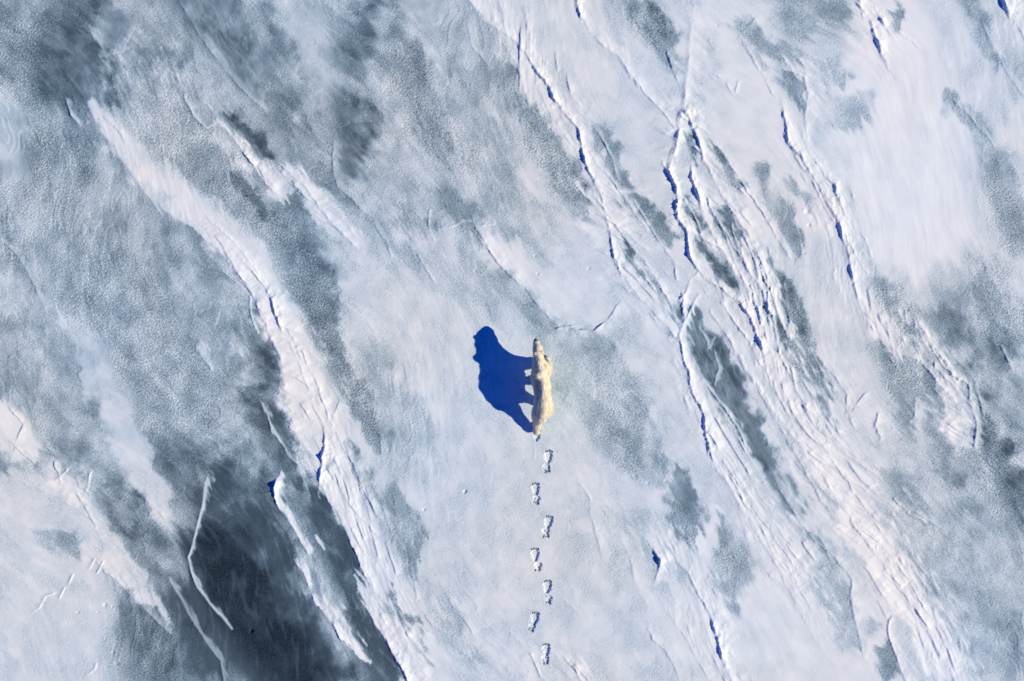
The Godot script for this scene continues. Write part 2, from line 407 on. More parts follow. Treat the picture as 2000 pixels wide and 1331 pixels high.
# ---------------------------------------------------------------- ridges and scarps
# name, label, lee width, snow strength, raggedness, [u, v, height in cm, sunward width, ...]
func ridges() -> Array:
	return [
		["snow_ridge", "long sharp snow ridge along the west edge of the wide smooth snow field", 5, 1.0, 2.5,
			[885, -30, 2, 40, 960, 50, 4, 34, 1010, 82, 5, 24, 1050, 138, 9, 20, 1080, 186, 11, 16, 1104, 224, 7, 14, 1128, 252, 9, 18, 1137, 290, 11, 16, 1150, 330, 10, 20, 1172, 375, 6, 24, 1184, 420, 6, 22, 1193, 462, 7, 18, 1198, 500, 11, 22, 1206, 522, 9, 26, 1230, 556, 5, 40, 1275, 608, 4, 44, 1318, 655, 5, 30]],
		["snow_ridge", "narrow double snow crest running down from the top past the broad snow wedge", 5, 1.0, 2.5,
			[1124, -20, 6, 20, 1131, 25, 11, 16, 1142, 42, 5, 18, 1172, 84, 5, 24, 1205, 104, 4, 20, 1232, 148, 7, 18, 1258, 182, 5, 18, 1300, 212, 4, 20, 1328, 212, 6, 24, 1343, 224, 15, 26, 1352, 248, 13, 24, 1364, 282, 10, 18, 1378, 318, 6, 16, 1398, 358, 5, 16, 1430, 412, 6, 20, 1462, 462, 5, 22, 1490, 520, 6, 22, 1508, 572, 8, 20, 1524, 620, 6, 18, 1540, 656, 4, 14]],
		["snow_ridge", "broad wedge of snow narrowing to a sharp point at the winding ridge", 12, 1.0, 1.5,
			[1352, 40, 2, 40, 1347, 110, 4, 34, 1340, 180, 6, 24, 1331, 235, 9, 20, 1320, 285, 10, 12, 1307, 332, 9, 7]],
		["snow_ridge", "tall winding snow ridge among the ice lenses, smooth and wide farther south", 5, 1.0, 2.5,
			[1296, 318, 6, 8, 1306, 336, 13, 10, 1317, 360, 14, 16, 1321, 385, 15, 18, 1319, 405, 17, 18, 1324, 424, 11, 18, 1338, 448, 9, 20, 1343, 475, 9, 20, 1347, 500, 11, 18, 1362, 524, 8, 18, 1388, 550, 6, 18, 1428, 578, 7, 16, 1448, 590, 9, 24, 1460, 612, 11, 26, 1476, 642, 9, 26, 1482, 664, 17, 20, 1488, 688, 10, 24, 1500, 730, 6, 60, 1530, 800, 4, 90, 1575, 880, 4, 90, 1630, 970, 5, 80, 1690, 1055, 6, 60, 1745, 1130, 5, 56, 1795, 1205, 5, 50, 1850, 1300, 5, 44, 1900, 1400, 4, 40]],
		["snow_ridge", "short steep snow crest between two frosted ice lenses", 5, 1.0, 2.0,
			[1352, 318, 6, 10, 1352, 345, 12, 12, 1357, 366, 15, 14, 1364, 388, 12, 14, 1372, 414, 6, 14, 1392, 460, 5, 12, 1420, 508, 4, 14, 1450, 550, 5, 16, 1472, 600, 5, 14]],
		["snow_ridge", "thin straight snow rib crossing the sharp ridge above an ice lens", 4, 0.8, 1.5,
			[1130, 368, 3, 10, 1170, 412, 5, 12, 1215, 448, 3, 10, 1262, 488, 2, 8]],
		["snow_ridge", "forked snow ridge along the west side of the long grey ice strip", 5, 1.0, 2.5,
			[1364, 528, 3, 12, 1346, 556, 6, 12, 1331, 578, 8, 12, 1332, 604, 6, 14, 1336, 622, 3, 12, 1328, 655, 6, 10, 1332, 684, 8, 14, 1342, 716, 8, 16, 1348, 752, 9, 22, 1360, 782, 8, 28, 1374, 808, 10, 30, 1378, 834, 15, 30, 1380, 860, 14, 30, 1385, 882, 8, 34, 1404, 920, 5, 36, 1440, 978, 4, 40, 1482, 1045, 4, 44, 1530, 1130, 3, 50, 1570, 1210, 2, 50]],
		["snow_ridge", "thin curved snow rib bridging two grey ice lenses at the ridge fork", 5, 0.9, 1.0,
			[1366, 576, 3, 8, 1348, 606, 5, 9, 1334, 640, 5, 8, 1326, 662, 5, 8]],
		["snow_ridge", "notched snow step pointing into the widest smooth snow", 5, 1.0, 1.5,
			[1672, -20, 6, 22, 1680, 16, 9, 22, 1700, 36, 6, 20, 1706, 56, 9, 20, 1714, 86, 10, 18, 1724, 112, 9, 12, 1736, 134, 3, 8]],
		["snow_ridge", "short snow crest beside the notched snow step", 5, 1.0, 1.5,
			[1698, -10, 5, 20, 1712, 24, 7, 20, 1719, 40, 10, 18, 1740, 70, 3, 20]],
		["snow_ridge", "broken chain of low snow steps beside the smooth white snow field", 5, 0.9, 2.5,
			[1526, 205, 3, 16, 1534, 228, 9, 16, 1538, 262, 9, 18, 1540, 278, 8, 16, 1562, 304, 9, 16, 1580, 334, 8, 16, 1598, 362, 5, 14, 1625, 398, 6, 16, 1640, 440, 9, 18, 1645, 462, 14, 18, 1654, 490, 5, 18, 1662, 518, 9, 18, 1667, 556, 8, 20, 1684, 600, 4, 24, 1720, 655, 3, 24, 1748, 690, 2, 20]],
		["snow_ridge", "thin line of snow steps beside the chain of low steps", 4, 0.8, 2.0,
			[1578, 290, 5, 14, 1592, 316, 6, 14, 1612, 344, 5, 12, 1630, 362, 9, 14, 1634, 384, 12, 14, 1652, 420, 4, 14, 1690, 470, 4, 12, 1702, 500, 2, 10]],
		["snow_ridge", "smooth tongue of snow with a curved foot on pale grey ice", 4, 0.9, 1.5,
			[1534, 120, 3, 12, 1548, 142, 5, 24, 1572, 150, 6, 34, 1578, 184, 7, 34, 1572, 226, 7, 30, 1576, 262, 3, 14]],
		["snow_ridge", "white snow bank with a notched edge beside thin grey ice", 5, 1.0, 1.5,
			[1948, -30, 8, 60, 1962, 14, 13, 60, 1985, 46, 6, 50, 2000, 72, 7, 50, 2040, 140, 5, 50]],
		["snow_ridge", "low snow ridge with a pointed undercut below the round ice patch", 4, 1.0, 1.5,
			[1270, 1066, 4, 30, 1288, 1092, 14, 26, 1284, 1118, 7, 16, 1280, 1135, 2, 8]],
		["snow_ridge", "long smooth snow ridge with a slim undercut beside the round ice patch", 5, 1.0, 1.5,
			[1300, 1060, 3, 30, 1345, 1122, 4, 40, 1368, 1166, 7, 40, 1390, 1208, 8, 44, 1402, 1246, 12, 30, 1408, 1282, 10, 26, 1424, 1316, 5, 30, 1440, 1360, 3, 30]],
		["snow_ridge", "tiny hooked snow scallop on the flank of the long smooth ridge", 4, 1.0, 1.0,
			[1704, 1052, 4, 8, 1714, 1060, 10, 10, 1711, 1076, 4, 8]],
		["snow_ridge", "low snow rib ending in a short nick below the long smooth ridge", 4, 1.0, 1.5,
			[1738, 1212, 8, 10, 1734, 1232, 9, 10, 1745, 1270, 4, 14, 1770, 1330, 5, 20]],
		["snow_ridge", "pair of fine snow ribs at the southern end of the long smooth ridge", 4, 1.0, 1.5,
			[1792, 1230, 5, 10, 1802, 1258, 6, 12, 1815, 1300, 5, 12, 1840, 1360, 4, 12]],
		["snow_ridge", "small snow scallop near the last pair of paw prints", 4, 1.0, 1.5,
			[1104, 1286, 4, 16, 1122, 1306, 8, 20, 1140, 1334, 8, 20, 1150, 1370, 5, 20]],
		["snow_ridge", "long white snow ridge sweeping past dark grey ice", 7, 0.7, 3.0,
			[200, 250, 1.5, 20, 290, 384, 2, 40, 345, 424, 3, 50, 405, 468, 5, 56, 452, 512, 6, 50, 492, 572, 7, 44, 520, 632, 7, 44, 548, 694, 6, 56, 556, 760, 4, 80, 575, 830, 2, 80]],
		["snow_ridge", "hollowed crest splitting the long white snow ridge lengthwise", 5, 1.0, 2.0,
			[468, 500, 3, 18, 508, 548, 8, 22, 532, 586, 14, 24, 540, 612, 12, 24, 552, 646, 6, 26, 590, 720, 3, 26, 612, 790, 4, 24, 632, 836, 6, 26]],
		["snow_ridge", "steep snow step where the long white ridge breaks up", 5, 1.0, 2.0,
			[634, 836, 4, 40, 636, 868, 10, 44, 630, 892, 17, 44, 627, 918, 14, 40, 624, 938, 9, 30, 636, 966, 6, 30, 668, 1016, 5, 36, 700, 1090, 4, 36, 724, 1150, 4, 40]],
		["snow_ridge", "curved edge of thick snow above the darkest ice", 6, 1.0, 2.0,
			[700, 1150, 2, 20, 742, 1232, 5, 60, 768, 1272, 9, 60, 790, 1312, 10, 60, 820, 1380, 8, 60]],
		["snow_ridge", "small white snow island with a steep undercut end on the dark ice", 5, 1.0, 2.0,
			[544, 932, 6, 10, 538, 950, 17, 16, 538, 972, 15, 16, 548, 992, 6, 12, 562, 1012, 4, 10, 580, 1044, 4, 14, 598, 1076, 4, 12]],
		["snow_ridge", "short bright snow streak on the dark ice between two snow islands", 4, 1.0, 2.0,
			[578, 1100, 4, 8, 592, 1116, 5, 10, 600, 1140, 3, 7]],
		["snow_ridge", "ragged white snow island trailing to a point on the darkest ice", 4, 1.0, 4.0,
			[612, 1168, 3, 8, 630, 1190, 4, 12, 648, 1214, 5, 26, 668, 1246, 5, 26, 692, 1272, 4, 16, 722, 1294, 3, 6]],
		["snow_ridge", "tiny white snow fleck on dark ice beside the long ridge", 3, 1.0, 1.0,
			[616, 1050, 3, 5, 622, 1060, 4, 7, 632, 1074, 2, 4]],
		["snow_ridge", "forked thin snow streak on dark ice beside the curved snow edge", 4, 0.8, 1.5,
			[696, 1118, 3, 6, 712, 1136, 4, 8, 724, 1168, 4, 9, 742, 1194, 4, 7, 766, 1216, 2, 5]],
		["snow_ridge", "thin bent white snow rib standing on the darkest ice", 5, 0.75, 0.8,
			[402, 940, 2, 12, 394, 990, 3, 7, 382, 1040, 3, 6, 372, 1074, 4, 6, 367, 1088, 5, 7, 374, 1120, 6, 7, 386, 1148, 6, 7, 408, 1178, 5, 7, 430, 1202, 3, 6, 452, 1228, 2, 4]],
		["snow_ridge", "faint straight snow rib on dark ice beside the grey frosted snow", 4, 0.5, 1.0,
			[330, 1130, 1, 6, 380, 1220, 2, 8, 415, 1270, 2, 8, 430, 1290, 4, 7, 440, 1350, 4, 6]],
		["snow_ridge", "jagged small snow crest between two dark ice pools", 4, 1.0, 2.5,
			[432, 246, 3, 10, 462, 280, 4, 10, 484, 306, 8, 12, 494, 322, 8, 14, 510, 346, 4, 22, 540, 385, 3, 20]],
		["snow_ridge", "lobed snow drift with fluted end beside a dark ice pool", 4, 1.0, 2.5,
			[556, 330, 3, 14, 580, 348, 5, 18, 602, 372, 4, 22, 640, 425, 4, 22, 690, 478, 3, 20]],
		["snow_ridge", "narrow pointed snow drift with a cracked spine running onto dark ice", 4, 0.3, 1.0,
			[242, 934, 2, 24, 275, 964, 3, 20, 310, 1000, 3, 14, 342, 1036, 2, 8]],
		["snow_ridge", "low snow drift with a dark cracked foot beside the grey frosted ice", 4, 0.4, 1.2,
			[170, 1080, 2, 26, 228, 1132, 3, 26, 262, 1168, 4, 20, 296, 1202, 4, 14, 326, 1232, 3, 8]],
		# low layer edges, part of the ground itself
		["", "", 3, 0.35, 2.0, [930, 448, 3, 24, 956, 492, 4, 34, 992, 534, 4, 34, 1032, 572, 3.5, 26, 1068, 618, 2.5, 22, 1088, 636, 2, 16]],
		["", "", 3, 0.0, 1.5, [1204, 598, 3, 14, 1184, 630, 5, 20, 1158, 646, 6, 20, 1130, 646, 6, 18, 1112, 637, 6, 16, 1090, 641, 5, 14]],
		["", "", 3, 0.2, 1.5, [984, 90, 2, 14, 1010, 128, 2.5, 16, 1024, 172, 2.5, 16, 1030, 200, 2, 12]],
		["", "", 3, 0.3, 2.0, [914, 50, 1.5, 14, 922, 90, 2, 14, 945, 120, 2, 14]],
		["", "", 4, 0.5, 2.0, [1638, 1100, 2, 40, 1662, 1130, 2.5, 36, 1664, 1190, 3, 36, 1676, 1240, 3, 30, 1690, 1290, 2, 24]],
		["", "", 4, 0.6, 2.0, [1520, 950, 3, 20, 1540, 985, 3, 30, 1575, 1035, 3, 30, 1600, 1050, 3, 30, 1612, 1075, 3, 34, 1640, 1100, 2.5, 30]],
		["", "", 5, 0.4, 2.0, [1435, 690, 3, 30, 1470, 745, 3.5, 40, 1510, 810, 3.5, 44, 1560, 900, 3, 40, 1610, 985, 3, 40]],
		["", "", 3, 0.4, 1.5, [1600, 700, 2, 18, 1655, 770, 3, 20, 1652, 800, 3, 24, 1665, 830, 2, 14]],
		["", "", 3, 0.4, 1.2, [1690, 770, 2, 14, 1672, 792, 4, 14, 1660, 812, 4, 12, 1664, 826, 2, 8]],
		["", "", 3, 0.6, 1.5, [1702, 640, 2.5, 20, 1740, 690, 2.5, 20, 1790, 700, 3, 14, 1826, 740, 3, 20]],
		["", "", 4, 0.6, 2.5, [1818, 680, 4, 8, 1838, 706, 5, 10, 1858, 734, 4, 10, 1890, 752, 4, 14, 1894, 790, 3, 20, 1908, 830, 3, 18, 1904, 870, 3, 12]],
		["", "", 4, 0.6, 2.5, [1830, 690, 4, 7, 1846, 712, 5, 9, 1872, 740, 4, 8]],
		["", "", 4, 0.6, 2.0, [1824, 712, 4, 8, 1826, 742, 5, 16, 1846, 760, 3, 20, 1862, 780, 2, 10]],
		["", "", 4, 0.5, 2.0, [1790, 780, 2, 12, 1786, 820, 3, 18, 1780, 825, 2, 8]],
		["", "", 4, 0.4, 2.0, [1712, 812, 3, 8, 1708, 830, 5, 10, 1722, 860, 2, 14]],
		["", "", 4, 0.5, 2.0, [1268, 1230, 2, 14, 1276, 1248, 4, 14, 1300, 1270, 2, 30, 1330, 1331, 2, 30]],
		["", "", 4, 0.5, 2.0, [1130, 940, 1.5, 24, 1152, 975, 2.5, 30, 1158, 1020, 2.5, 34, 1172, 1080, 1.5, 24]],
		["", "", 4, 0.6, 1.5, [1220, 1070, 2, 30, 1232, 1090, 3, 30, 1238, 1130, 2.5, 30, 1256, 1170, 1.5, 24]],
		["", "", 4, 0.6, 1.5, [1300, 1190, 1, 30, 1335, 1240, 2, 30, 1370, 1300, 2, 30, 1400, 1350, 2, 30]],
		["", "", 3, 0.5, 1.5, [660, 790, 2, 16, 648, 820, 3, 16, 652, 844, 4, 12, 672, 870, 5, 14, 700, 930, 4, 20, 712, 960, 4, 22, 740, 1010, 3, 24]],
		["", "", 3, 0.5, 1.5, [604, 780, 2, 10, 620, 810, 3, 10, 634, 832, 3, 8]],
		["", "", 3, 0.5, 1.5, [648, 905, 2, 10, 660, 935, 5, 9, 668, 965, 3, 8, 700, 1005, 4, 12, 730, 1040, 3, 14]],
		["", "", 3, 0.5, 1.5, [680, 1020, 2, 10, 696, 1050, 4, 10, 710, 1080, 3, 10, 735, 1110, 2, 10]],
		["", "", 3, 0.3, 2.0, [650, 280, 2, 12, 652, 330, 3, 14, 660, 365, 3, 16, 690, 390, 3, 14, 712, 415, 2, 12]],
		["", "", 3, 0.3, 2.0, [360, 20, 2, 14, 410, 100, 2, 16, 470, 170, 2.5, 16, 510, 210, 2, 12]],
		["", "", 3, 0.4, 1.5, [360, 190, 3, 8, 380, 230, 4, 9, 402, 250, 3, 8, 420, 242, 3, 8]],
		["", "", 3, 0.4, 1.5, [205, 230, 2, 10, 232, 255, 3, 10, 245, 280, 2, 9]],
		["", "", 3, 0.4, 2.0, [180, 70, 2, 14, 205, 110, 3, 12, 240, 100, 2, 10, 262, 60, 2, 8]],
		["", "", 3, 0.5, 1.5, [130, 200, 4, 8, 140, 225, 5, 9, 150, 238, 3, 8]],
		["", "", 3, 0.6, 2.0, [20, 800, 3, 20, 45, 830, 4, 14, 30, 870, 4, 16, 60, 900, 3, 14]],
		["", "", 3, 0.5, 2.0, [108, 905, 4, 8, 116, 935, 5, 9, 132, 918, 4, 7]],
		["", "", 3, 0.5, 2.0, [150, 940, 4, 8, 165, 970, 4, 12, 178, 920, 4, 6]],
		["", "", 3, 0.4, 1.5, [50, 945, 2, 30, 100, 965, 2, 24, 150, 965, 3, 16, 172, 1000, 3, 12, 195, 1050, 2, 14]],
		["", "", 3, 0.5, 1.0, [62, 1198, 2, 10, 78, 1186, 3, 8, 90, 1164, 3, 8, 104, 1160, 3, 6]],
		["", "", 3, 0.5, 1.0, [118, 1168, 3, 6, 126, 1150, 3, 6]],
		["", "", 3, 0.5, 1.0, [134, 1142, 4, 6, 142, 1126, 4, 6]],
		["", "", 3, 0.5, 1.0, [172, 1318, 3, 6, 184, 1306, 3, 8, 188, 1296, 3, 6]],
		["", "", 3, 0.5, 1.0, [176, 1110, 4, 5, 184, 1092, 4, 5]],
		["", "", 3, 0.5, 1.0, [192, 1118, 4, 5, 202, 1098, 4, 5]],
		["", "", 3, 0.5, 1.5, [205, 1116, 4, 8, 226, 1130, 3, 10]],
		["", "", 4, 0.5, 1.5, [488, 580, 3, 3, 492, 620, 4, 4, 504, 650, 2, 3]],
		["", "", 4, 0.6, 2.5, [385, 680, 3, 14, 396, 700, 4, 12, 410, 720, 2, 12]],
		["", "", 4, 0.6, 2.5, [510, 790, 3, 6, 522, 810, 4, 7, 532, 840, 3, 5, 560, 885, 3, 5, 590, 920, 3, 5]],
		["", "", 3, 0.3, 2.0, [0, 470, 1.5, 10, 40, 505, 2, 12, 70, 560, 2, 12, 85, 600, 1.5, 10]],
		["", "", 3, 0.3, 2.0, [1862, 195, 2, 8, 1900, 235, 2.5, 8, 1940, 285, 2, 8]],
		["", "", 3, 0.4, 1.5, [1925, 60, 2, 10, 1960, 130, 1.5, 10, 2000, 190, 2, 10]],
		["", "", 3, 0.3, 2.0, [1470, 40, 2, 14, 1445, 70, 2, 14, 1468, 110, 3, 22, 1490, 150, 2, 20, 1510, 185, 2, 14]],
		["", "", 3, 0.2, 2.0, [1750, 60, 2, 6, 1780, 80, 2, 6, 1795, 95, 1.5, 5]],
		["", "", 3, 0.3, 1.5, [1303, 105, 5, 16, 1312, 130, 6, 18, 1324, 160, 4, 14]],
		["", "", 3, 0.3, 1.5, [1385, 80, 3, 6, 1396, 98, 3, 6]],
		["", "", 3, 0.3, 1.5, [1395, 145, 3, 6, 1408, 156, 3, 6]],
		["", "", 3, 0.3, 1.5, [1420, 165, 2, 6, 1428, 182, 4, 6]],
		["", "", 3, 0.3, 1.5, [1440, 160, 3, 5, 1436, 178, 3, 5]],
		["", "", 3, 0.4, 2.0, [1162, 254, 3, 8, 1180, 280, 4, 8, 1196, 310, 3, 8, 1204, 345, 3, 10]],
		["", "", 3, 0.4, 1.5, [1240, 392, 3, 4, 1260, 430, 4, 4, 1285, 470, 3, 5, 1312, 505, 2, 6, 1322, 545, 3, 8]],
		["", "", 3, 0.3, 1.5, [1212, 480, 3, 4, 1225, 505, 4, 4, 1258, 540, 4, 3, 1280, 570, 2, 4]],
		["", "", 3, 0.6, 2.5, [1340, 392, 4, 4, 1360, 430, 3, 5, 1376, 470, 3, 5]],
		["", "", 3, 0.6, 2.5, [1430, 440, 4, 5, 1436, 470, 5, 5, 1452, 510, 3, 5]],
		["", "", 3, 0.7, 3.0, [1486, 520, 5, 5, 1496, 556, 7, 6, 1500, 600, 7, 7, 1512, 640, 6, 7, 1524, 690, 5, 6, 1540, 730, 4, 6, 1560, 770, 3, 5, 1575, 800, 4, 20, 1598, 818, 5, 26, 1600, 840, 4, 10]],
		["", "", 3, 0.7, 3.0, [1466, 560, 5, 6, 1478, 600, 6, 7, 1492, 640, 6, 8, 1500, 690, 4, 8]],
		["", "", 3, 0.5, 2.0, [1365, 640, 2, 5, 1385, 680, 3, 6, 1396, 660, 3, 5]],
		["", "", 3, 0.5, 2.0, [1395, 690, 2, 5, 1402, 720, 3, 7, 1396, 750, 2, 5]],
		["", "", 3, 0.7, 1.5, [1385, 760, 3, 6, 1410, 790, 4, 6, 1440, 835, 3, 7, 1460, 880, 2, 6]],
		["", "", 3, 0.3, 2.0, [1770, 990, 3, 6, 1800, 1005, 3, 6, 1835, 1030, 2, 5]],
		["", "", 3, 0.3, 2.0, [1745, 975, 3, 6, 1775, 1005, 3, 6, 1805, 1020, 2, 5]],
		["", "", 3, 0.3, 2.0, [1760, 955, 3, 6, 1785, 985, 3, 6]],
		["", "", 3, 0.3, 2.0, [1850, 1165, 2, 8, 1885, 1195, 3, 10]],
		["", "", 3, 0.5, 1.5, [1780, 1140, 2, 8, 1795, 1165, 4, 8, 1802, 1186, 2, 6]],
		["", "", 3, 0.4, 2.0, [1955, 680, 3, 8, 1970, 708, 4, 8, 2000, 715, 3, 8]],
		["", "", 3, 0.4, 2.0, [1905, 750, 4, 8, 1912, 780, 4, 8, 1920, 810, 3, 8]],
		["", "", 3, 0.4, 2.0, [840, 412, 2, 5, 838, 440, 3, 5, 848, 470, 3, 5]],
		["", "", 3, 0.4, 2.0, [818, 500, 3, 5, 836, 530, 3, 5, 850, 550, 2, 5]],
		["", "", 3, 0.3, 2.0, [732, 440, 2, 8, 752, 470, 2.5, 9, 764, 500, 2, 8]],
		["", "", 3, 0.4, 2.0, [878, 442, 3, 5, 900, 434, 3, 5, 918, 434, 2, 5]],
		["", "", 3, 0.3, 2.0, [940, 440, 3, 8, 965, 436, 3, 6]],
		["", "", 2, 0.2, 0.8, [1043, 862, 0.6, 3, 1044, 880, 0.8, 3, 1043, 900, 0.5, 3]],
		["", "", 3, 0.3, 2.0, [1035, 1280, 2, 6, 1045, 1300, 3, 6, 1055, 1325, 3, 8]],
		["", "", 3, 0.7, 2.0, [1378, 255, 3, 10, 1425, 320, 4, 12, 1465, 382, 4, 12, 1508, 445, 3, 12, 1540, 500, 2, 10]],
		["", "", 3, 0.7, 2.0, [1394, 418, 4, 8, 1426, 470, 5, 10, 1452, 514, 5, 10, 1482, 562, 4, 10]],
		["", "", 3, 0.7, 2.0, [1376, 380, 4, 8, 1398, 425, 5, 9, 1420, 470, 4, 9, 1440, 520, 4, 9, 1462, 570, 4, 9]],
		["", "", 3, 0.7, 2.0, [1388, 610, 3, 10, 1430, 672, 4, 12, 1472, 740, 4, 12, 1520, 820, 3, 12]],
		["", "", 3, 0.7, 2.0, [1408, 592, 3, 10, 1452, 650, 4, 12, 1486, 712, 3, 12]],
		["", "", 3, 0.7, 2.0, [1398, 880, 3, 12, 1452, 962, 4, 14, 1512, 1052, 3.5, 14, 1566, 1128, 2, 12]],
		["", "", 3, 0.7, 2.0, [1418, 930, 2.5, 10, 1478, 1016, 3, 12, 1540, 1112, 3, 12, 1590, 1200, 2, 10]],
		["", "", 3, 0.7, 2.0, [1588, 846, 3, 10, 1652, 936, 3.5, 12, 1716, 1032, 3, 12, 1770, 1110, 3, 12]],
		["", "", 3, 0.7, 2.0, [1752, 1102, 3, 10, 1800, 1178, 3.5, 12, 1846, 1262, 3, 10]],
		["", "", 3, 0.6, 2.0, [1152, 300, 3, 8, 1186, 345, 3, 9, 1228, 396, 3, 9, 1262, 450, 2, 8]],
		["", "", 3, 0.6, 2.0, [1160, 380, 3, 8, 1200, 438, 4, 9, 1246, 496, 3, 9, 1290, 556, 3, 9, 1318, 612, 2, 8]],
		["", "", 3, 0.6, 2.0, [1195, 95, 3, 10, 1236, 150, 4, 12, 1280, 205, 3, 12, 1320, 250, 2, 10]],
		["", "", 3, 0.6, 2.0, [1604, 372, 3, 8, 1630, 420, 4, 9, 1656, 470, 4, 9, 1690, 530, 3, 9]],
		["", "", 3, 0.6, 2.0, [1545, 290, 3, 8, 1570, 330, 4, 9, 1600, 380, 3, 9, 1626, 430, 3, 9]],
		["", "", 3, 0.7, 2.0, [590, 690, 3, 10, 622, 760, 4, 12, 640, 810, 4, 12, 660, 860, 3, 10]],
		["", "", 3, 0.7, 2.0, [420, 440, 2, 10, 468, 486, 3, 12, 520, 552, 4, 12, 560, 640, 4, 12, 590, 700, 3, 12]],
		["", "", 3, 0.3, 1.0, [1098, 1168, 1, 4, 1115, 1185, 1.5, 5, 1130, 1200, 1, 4]],
	]


func survey_ridges() -> void:
	var n := FU * FV
	ridge_h.resize(n)
	ridge_m.resize(n)
	ridge_o.resize(n)
	var list := ridges()
	for id in list.size():
		var rd: Array = list[id]
		var wl: float = rd[2]
		var strong: float = rd[3]
		var rag: float = rd[4]
		var p: Array = rd[5]
		var own: int = id + 1 if rd[0] != "" else 0
		for k in p.size() / 4 - 1:
			var ax: float = p[4 * k]
			var ay: float = p[4 * k + 1]
			var ah: float = p[4 * k + 2]
			var aw: float = p[4 * k + 3]
			var bx: float = p[4 * k + 4]
			var by: float = p[4 * k + 5]
			var bh: float = p[4 * k + 6]
			var bw: float = p[4 * k + 7]
			var big := maxf(maxf(aw, bw) * 1.5, wl) + rag * 2.0 + 4.0
			var i0 := clampi(int((minf(ax, bx) - big - U0) / STEP), 0, FU - 1)
			var i1 := clampi(int((maxf(ax, bx) + big - U0) / STEP) + 1, 0, FU - 1)
			var j0 := clampi(int((minf(ay, by) - big - V0) / STEP), 0, FV - 1)
			var j1 := clampi(int((maxf(ay, by) + big - V0) / STEP) + 1, 0, FV - 1)
			var dx := bx - ax
			var dy := by - ay
			var ll := maxf(dx * dx + dy * dy, 0.001)
			for j in range(j0, j1 + 1):
				var y := V0 + j * STEP
				for i in range(i0, i1 + 1):
					var x := U0 + i * STEP
					var px := x - ax
					var py := y - ay
					var t := clampf((px * dx + py * dy) / ll, 0.0, 1.0)
					var ex := px - t * dx
					var ey := py - t * dy
					var d := sqrt(ex * ex + ey * ey)
					if d > big:
						continue
					var w := lerpf(aw, bw, t)
					var sgn := 1.0 if px * dy - py * dx >= 0.0 else -1.0
					var s := d * sgn + rag * 1.6 * n_fine.get_noise_2d(x * 0.018 + id * 3.1, y * 0.012) + 0.5 * rag * n_fine.get_noise_2d(x * 0.09 + id * 1.7, y * 0.06)
					var hc := lerpf(ah, bh, t)
					var hh := hc * 0.01 * (0.76 if own > 0 else 0.9) * clampf(hc / 12.0, 0.45 if own > 0 else 0.75, 1.0)
					hh *= clampf(0.82 + 0.95 * n_fine.get_noise_2d(x * 0.022 + 40.0, y * 0.022 + id * 5.0), 0.25, 1.5)
					var prof := 0.0
					var m := 0.0
					if s >= 0.0:
						var q := s / (w * 1.5)
						if q < 1.0:
							prof = 0.45 * exp(-s / 5.0) * (1.0 - q) + 0.55 * (1.0 - q) * (1.0 - q)
							var fringe := n_streak.get_noise_2d((x * 0.53 + y * 0.848) * 0.016 + id, (x * 0.848 - y * 0.53) * 0.07)
							m = smoothstep(0.0, 1.0, (1.0 - q) * 1.35 - 0.15 + 1.2 * fringe * q)
					else:
						var q2 := -s / (wl * 0.75)
						if q2 < 1.0:
							prof = 1.0 - q2
							m = clampf(1.0 - q2 * 1.2, 0.0, 1.0)
					if prof <= 0.0:
						continue
					var at := j * FU + i
					var h := hh * prof
					if h > ridge_h[at]:
						ridge_h[at] = h
						if own > 0 and m > 0.45:
							ridge_o[at] = own
					ridge_m[at] = maxf(ridge_m[at], m * strong)


# ---------------------------------------------------------------- the ground sheet
func ramp(c: float) -> Color:
	# base colours of bare ice, frosted ice, thin snow and packed snow (linear)
	if c < 0.25:
		return Color(0.014, 0.025, 0.038).lerp(Color(0.075, 0.118, 0.150), c * 4.0)
	if c < 0.5:
		return Color(0.075, 0.118, 0.150).lerp(Color(0.245, 0.338, 0.390), (c - 0.25) * 4.0)
	if c < 0.75:
		return Color(0.245, 0.338, 0.390).lerp(Color(0.515, 0.615, 0.655), (c - 0.5) * 4.0)
	return Color(0.515, 0.615, 0.655).lerp(Color(0.868, 0.885, 0.855), clampf((c - 0.75) * 4.0, 0.0, 1.0))


func sample4(x: float, y: float) -> Vector4:
	var fx := clampf((x - CU0) / CS, 0.0, CNU - 1.001)
	var fy := clampf((y - CV0) / CS, 0.0, CNV - 1.001)
	var i := int(fx)
	var j := int(fy)
	fx -= i
	fy -= j
	var a := j * CNU + i
	var b := a + CNU
	var w00 := (1.0 - fx) * (1.0 - fy)
	var w10 := fx * (1.0 - fy)
	var w01 := (1.0 - fx) * fy
	var w11 := fx * fy
	return Vector4(
		cover[a] * w00 + cover[a + 1] * w10 + cover[b] * w01 + cover[b + 1] * w11,
		grain[a] * w00 + grain[a + 1] * w10 + grain[b] * w01 + grain[b + 1] * w11,
		rubble[a] * w00 + rubble[a + 1] * w10 + rubble[b] * w01 + rubble[b + 1] * w11,
		ribs[a] * w00 + ribs[a + 1] * w10 + ribs[b] * w01 + ribs[b + 1] * w11)


